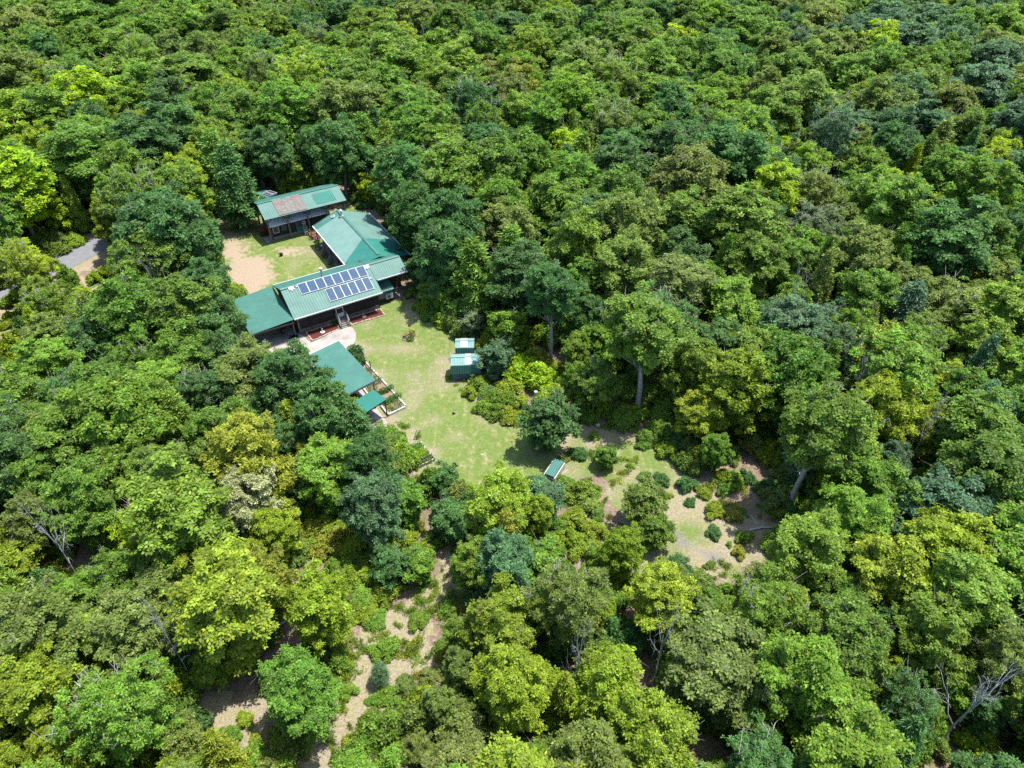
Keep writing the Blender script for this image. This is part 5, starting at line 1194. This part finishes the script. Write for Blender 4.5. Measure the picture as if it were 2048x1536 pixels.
# ------------------------------------------------------------------ bushes
def bush_at(px, py, wpx, col, label, hf=1.1, group='bushes at the clearing edge'):
    R = 1.
    for _ in range(4):
        z = R * hf * .45; x, y = at(px, py, z); R = wpx / 2 * proj(x, y, z)[2] / FPX
    o = put('bush', BUSH[rt.randrange(6)], None, (x, y, 0)); o.rotation_euler = (0, 0, rt.uniform(0, 6.28)); o.scale = (R, R, R * hf / 1.3); o['tint'] = jit(col); tag(o, label, 'bush', group); return o
BUSHES = [
 (1157, 906, 34, 'dark', 'dark bush right of the round oak\'s shadow'), (1125, 918, 22, 'olive', 'small olive bush just above the teal-lidded woodpile'), (1262, 931, 15, 'fresh', 'tiny round shrub alone in the sandy clearing'), (1289, 951, 24, 'mid', 'smaller left one of two bushes above the thin airy tree'), (1323, 959, 32, 'dark', 'darker right one of two bushes above the thin airy tree'), (1374, 968, 40, 'dark', 'dark bush on the right border of the clearing'), (1386, 922, 46, 'yg', 'yellow-green round bush at the clearing\'s upper right border'), (1291, 878, 40, 'mid', 'mid green bush at the top border of the clearing'), (1330, 900, 46, 'yg', 'sprawling yellow-green shrub under the top border trees'), (1427, 1064, 32, 'dark', 'lone dark bush near the clearing\'s right tip'), (1488, 1072, 34, 'fresh', 'fresh green bush by the pale fallen log'), (1477, 1102, 30, 'gold', 'golden bush at the clearing\'s right border'), (1380, 1004, 22, 'dark', 'small dark bush on bare litter at the right border'), (1458, 1088, 14, 'mid', 'tiny bush left of the golden bush'), (1416, 1131, 18, 'olive', 'small olive bush on the ash-grey patch'),
 (1430, 1020, 40, 'yg', 'yellow-green scrub right of the clearing'), (1465, 1030, 36, 'gold', 'golden scrub left of the fallen branch'), (1408, 985, 30, 'yg', 'yellow scrub between the dark border bushes'),
 (1335, 990, 20, 'yg', 'low grassy shrub beside the dark clearing stump'),
 (1040, 735, 90, 'lime', 'large lime yellow shrub in the middle of the shrub patch'), (1000, 720, 60, 'yg', 'yellow-green shrub nearest the blue-green shed tree'), (1085, 760, 80, 'lime', 'lime shrub at the right of the shrub patch'), (1035, 690, 70, 'fresh', 'fresh green shrub at the top of the yellow shrub patch'), (1020, 775, 60, 'yg', 'yellow shrub at the foot of the shrub patch'), (1110, 790, 56, 'yg', 'yellow-green shrub above the round oak'), (1075, 720, 60, 'yg', 'yellow-green shrub behind the large lime shrub'), (1110, 735, 50, 'gold', 'golden shrub at the forest side of the shrub patch'),
 (960, 765, 46, 'fresh', 'grassy fresh green clump below the larger shed'), (938, 782, 34, 'yg', 'low yellow-green clump at the lawn edge below the shed'), (975, 785, 36, 'blue', 'blue-green low bush below the shed tree'),
 (985, 796, 44, 'fresh', 'left lump of the upper low hedge'), (1015, 800, 44, 'fresh', 'middle lump of the upper low hedge'), (1040, 803, 36, 'yg', 'right lump of the upper low hedge'),
 (968, 812, 36, 'fresh', 'left tip of the lower low hedge'), (992, 824, 44, 'fresh', 'second lump of the lower low hedge from the left'), (1018, 832, 44, 'yg', 'third lump of the lower low hedge from the left'), (1045, 832, 38, 'fresh', 'right end of the lower low hedge'),
 (836, 612, 30, 'fresh', 'small shrub at the lawn edge right of the walkway'), (862, 632, 34, 'mid', 'shrub on the lawn edge above the flower bed'), (886, 648, 26, 'yg', 'little yellow-green shrub at the lawn\'s right edge'), (905, 655, 28, 'dark', 'dark shrub at the lawn corner above the sheds'), (822, 585, 30, 'fresh', 'shrub against the walkway at the house end'), (962, 692, 30, 'gold', 'golden shrub touching the smaller shed'),
 (1160, 985, 60, 'fresh', 'fresh green bush right of the teal-lidded woodpile'), (1180, 1010, 50, 'olive', 'olive bush on the thicket\'s clearing side'), (1150, 1040, 60, 'yg', 'yellow-green bush in the thicket below the woodpile'), (1185, 1060, 50, 'yg', 'yellow-green bush at the lower right of the thicket'), (1120, 1050, 50, 'mid', 'mid green bush in the thicket\'s middle'), (1150, 1085, 60, 'yg', 'yellow bush at the thicket\'s lower end'), (1100, 1085, 60, 'fresh', 'fresh bush below the blue-green thicket tree'), (1195, 1030, 30, 'mid', 'small bush at the thicket corner'), (1185, 1100, 44, 'fresh', 'bush above the litter patch by the yellow-green oak'), (1130, 965, 36, 'mid', 'mid green bush touching the woodpile lid'),
 (660, 1090, 70, 'gold', 'orange-tinged bush above the scrub patch'), (710, 1090, 60, 'yg', 'yellow-green bush in the scrub right of the orange-tinged bush'), (755, 1090, 60, 'fresh', 'fresh bush in the scrub below the thicket tree'), (800, 1080, 60, 'yg', 'yellow-green bush in the scrub left of the dark young tree'), (690, 1150, 56, 'fresh', 'fresh bush beside the sandy slit'), (660, 1150, 40, 'gold', 'reddish-gold bush next to the sandy slit'), (730, 1150, 56, 'yg', 'yellow-green bush above the litter spots'), (720, 1200, 60, 'fresh', 'fresh bush just above the dirt path fork'), (760, 1190, 60, 'yg', 'yellow bush on the upper side of the path'), (790, 1170, 40, 'mid', 'mid green bush at the upper bend of the path'), (690, 1200, 40, 'olive', 'olive bush between litter spots and path'), (835, 1110, 50, 'fresh', 'fresh bush right of the scrub by the grass strip'), (660, 1050, 60, 'yg', 'yellow-green bush below the blue-green rounded tree'), (700, 1045, 50, 'fresh', 'fresh bush under the blue-green rounded tree'), (620, 1060, 60, 'gold', 'golden bush right of the pale cream tree'), (590, 1110, 60, 'olive', 'olive bush below the pale cream tree'), (640, 1010, 50, 'lime', 'lime bush between pale cream and blue-green trees'), (600, 990, 44, 'yg', 'yellow-green bush at the pale cream tree\'s right'), (650, 960, 50, 'mid', 'mid green bush under the dark bed oak'),
 (682, 1335, 38, 'yg', 'yellow-green bush at the left side of the dirt path'), (690, 1385, 40, 'fresh', 'fresh bush on the path\'s left below another'), (765, 1300, 52, 'fresh', 'fresh green bush in the fork of the path'), (745, 1400, 26, 'mid', 'small mid green bush at the path\'s bend'), (775, 1390, 44, 'fresh', 'bush right of the pine sapling'), (752, 1240, 40, 'mid', 'mid green bush at the top of the path fork'), (838, 1240, 40, 'fresh', 'fresh bush on the grass strip right of the path'), (805, 1370, 40, 'olive', 'olive bush on the right side of the path'), (860, 1350, 40, 'olive', 'olive bush under the trees right of the path'),
 (770, 1470, 60, 'gold', 'golden bush at the bottom right of the path'), (710, 1500, 60, 'yg', 'yellow-green bush at the bottom end of the path'), (800, 1440, 44, 'gold', 'reddish-gold bush where the path widens'), (490, 1440, 36, 'yg', 'yellow-green scrub on the bottom sandy patch'), (460, 1470, 40, 'fresh', 'fresh scrub at the bottom of the sandy patch'), (510, 1490, 36, 'yg', 'yellow scrub left of the dense path oak'), (430, 1490, 40, 'gold', 'golden bush at the bottom edge by the sandy patch'), (565, 1525, 50, 'lime', 'lime clump at the bottom edge left of the path'),
 (190, 555, 36, 'yg', 'yellow-green bush between road and sandy lot'), (232, 575, 40, 'fresh', 'fresh bush at the sandy verge below the road'), (110, 500, 40, 'fresh', 'fresh roadside bush on the road\'s upper side'), (150, 480, 36, 'yg', 'yellow roadside bush on the road\'s upper side'), (40, 590, 60, 'fresh', 'fresh bush between road and sandy lot at left'), (20, 640, 40, 'yg', 'yellow-green bush on the sandy lot at the left edge'),
 (600, 370, 40, 'fresh', 'fresh bush right behind the shelter ridge'), (555, 365, 30, 'yg', 'yellow-green bush beside the lean-to'), (720, 395, 40, 'mid', 'mid green bush at the shelter\'s right end'),
 (780, 445, 30, 'dark', 'dark bush behind the square house'), (690, 830, 0, '', ''),
]
for px, py, w_, c_, lab in BUSHES:
    if w_: bush_at(px, py, w_, c_, lab)
# understorey and ground cover on the forest floor: one mass
pts = []; occupied = np.array([(t['x'], t['y']) for t in trees])
for _ in range(16000):
    if len(pts) > 5200: break
    y = 10 + 150 * rt.random() ** .8; x = rt.uniform(-1, 1) * (.78 * (y * CP + CAM_H * SP) + 3)
    if inplan(x, y): continue
    R = rt.uniform(.6, 1.5); z = R * 1.2
    p = proj(x, y, z); q = proj(x, y, 0)
    if inside(np.array([p[0], q[0], p[0] - 8, p[0] + 8]), np.array([p[1], q[1], p[1], p[1]])).any(): continue
    c = rt.choice(['mid', 'fresh', 'yg', 'mid', 'olive', 'dark']); pts.append((x, y, rt.randrange(4), (R, R, R * rt.uniform(.8, 1.7)), rt.uniform(0, 6.28), jit(c)))
SCRUB = [gpoly(q) for q in ([(590, 1050), (700, 1035), (905, 1060), (890, 1180), (800, 1190), (710, 1260), (690, 1290), (640, 1240), (600, 1180)], [(1120, 965), (1195, 985), (1200, 1110), (1090, 1110)], [(1320, 885), (1400, 900), (1480, 1010), (1510, 1060), (1470, 1060), (1400, 985), (1350, 930)], [(930, 1120), (900, 1200), (860, 1260), (880, 1340), (920, 1300)], [(640, 1400), (690, 1320), (720, 1300), (690, 1400), (640, 1480)])]
for q in SCRUB:
    ar = np.array(q); x0, y0 = ar.min(0); x1, y1 = ar.max(0)
    for _ in range(int((x1 - x0) * (y1 - y0) * 1.1)):
        x, y = rt.uniform(x0, x1), rt.uniform(y0, y1); X, Y = np.array([x]), np.array([y])
        if sdist(X, Y, q)[0] < .2 or max(sdist(X, Y, TRAIL)[0], sdist(X, Y, TRAIL2)[0]) > -.2 or vnoise(X, Y, .4, 2)[0] < .40: continue
        R = rt.uniform(.35, .85); c = rt.choice(['fresh', 'yg', 'yg', 'mid', 'gold', 'fresh']); pts.append((x, y, rt.randrange(6), (R, R * rt.uniform(.8, 1.2), R * rt.uniform(.7, 1.3)), rt.uniform(0, 6.28), jit(c)))
scatter('undergrowth', BUSH, pts)
# low weeds in the open litter and along the lawn edge
pts = []
for _ in range(14000):
    if len(pts) > 520: break
    px, py = rt.uniform(560, 1560), rt.uniform(600, 1536); x, y = at(px, py)
    X, Y = np.array([x]), np.array([y])
    dl = sdist(X, Y, LAWN)[0]; dc = max(sdist(X, Y, CLEAR)[0], sdist(X, Y, TRAIL)[0])
    if dl > .8 or dc < -2.0 or inplan(x, y): continue
    if dc > .8 and vnoise(X, Y, .35, 1)[0] < .62: continue
    R = rt.uniform(.2, .6); c = rt.choice(['fresh', 'yg', 'yg', 'mid', 'olive', 'gold']); pts.append((x, y, rt.randrange(4), (R, R * rt.uniform(.7, 1.2), rt.uniform(.4, 1.1)), rt.uniform(0, 6.28), jit(c)))
scatter('weeds', WEED, pts)
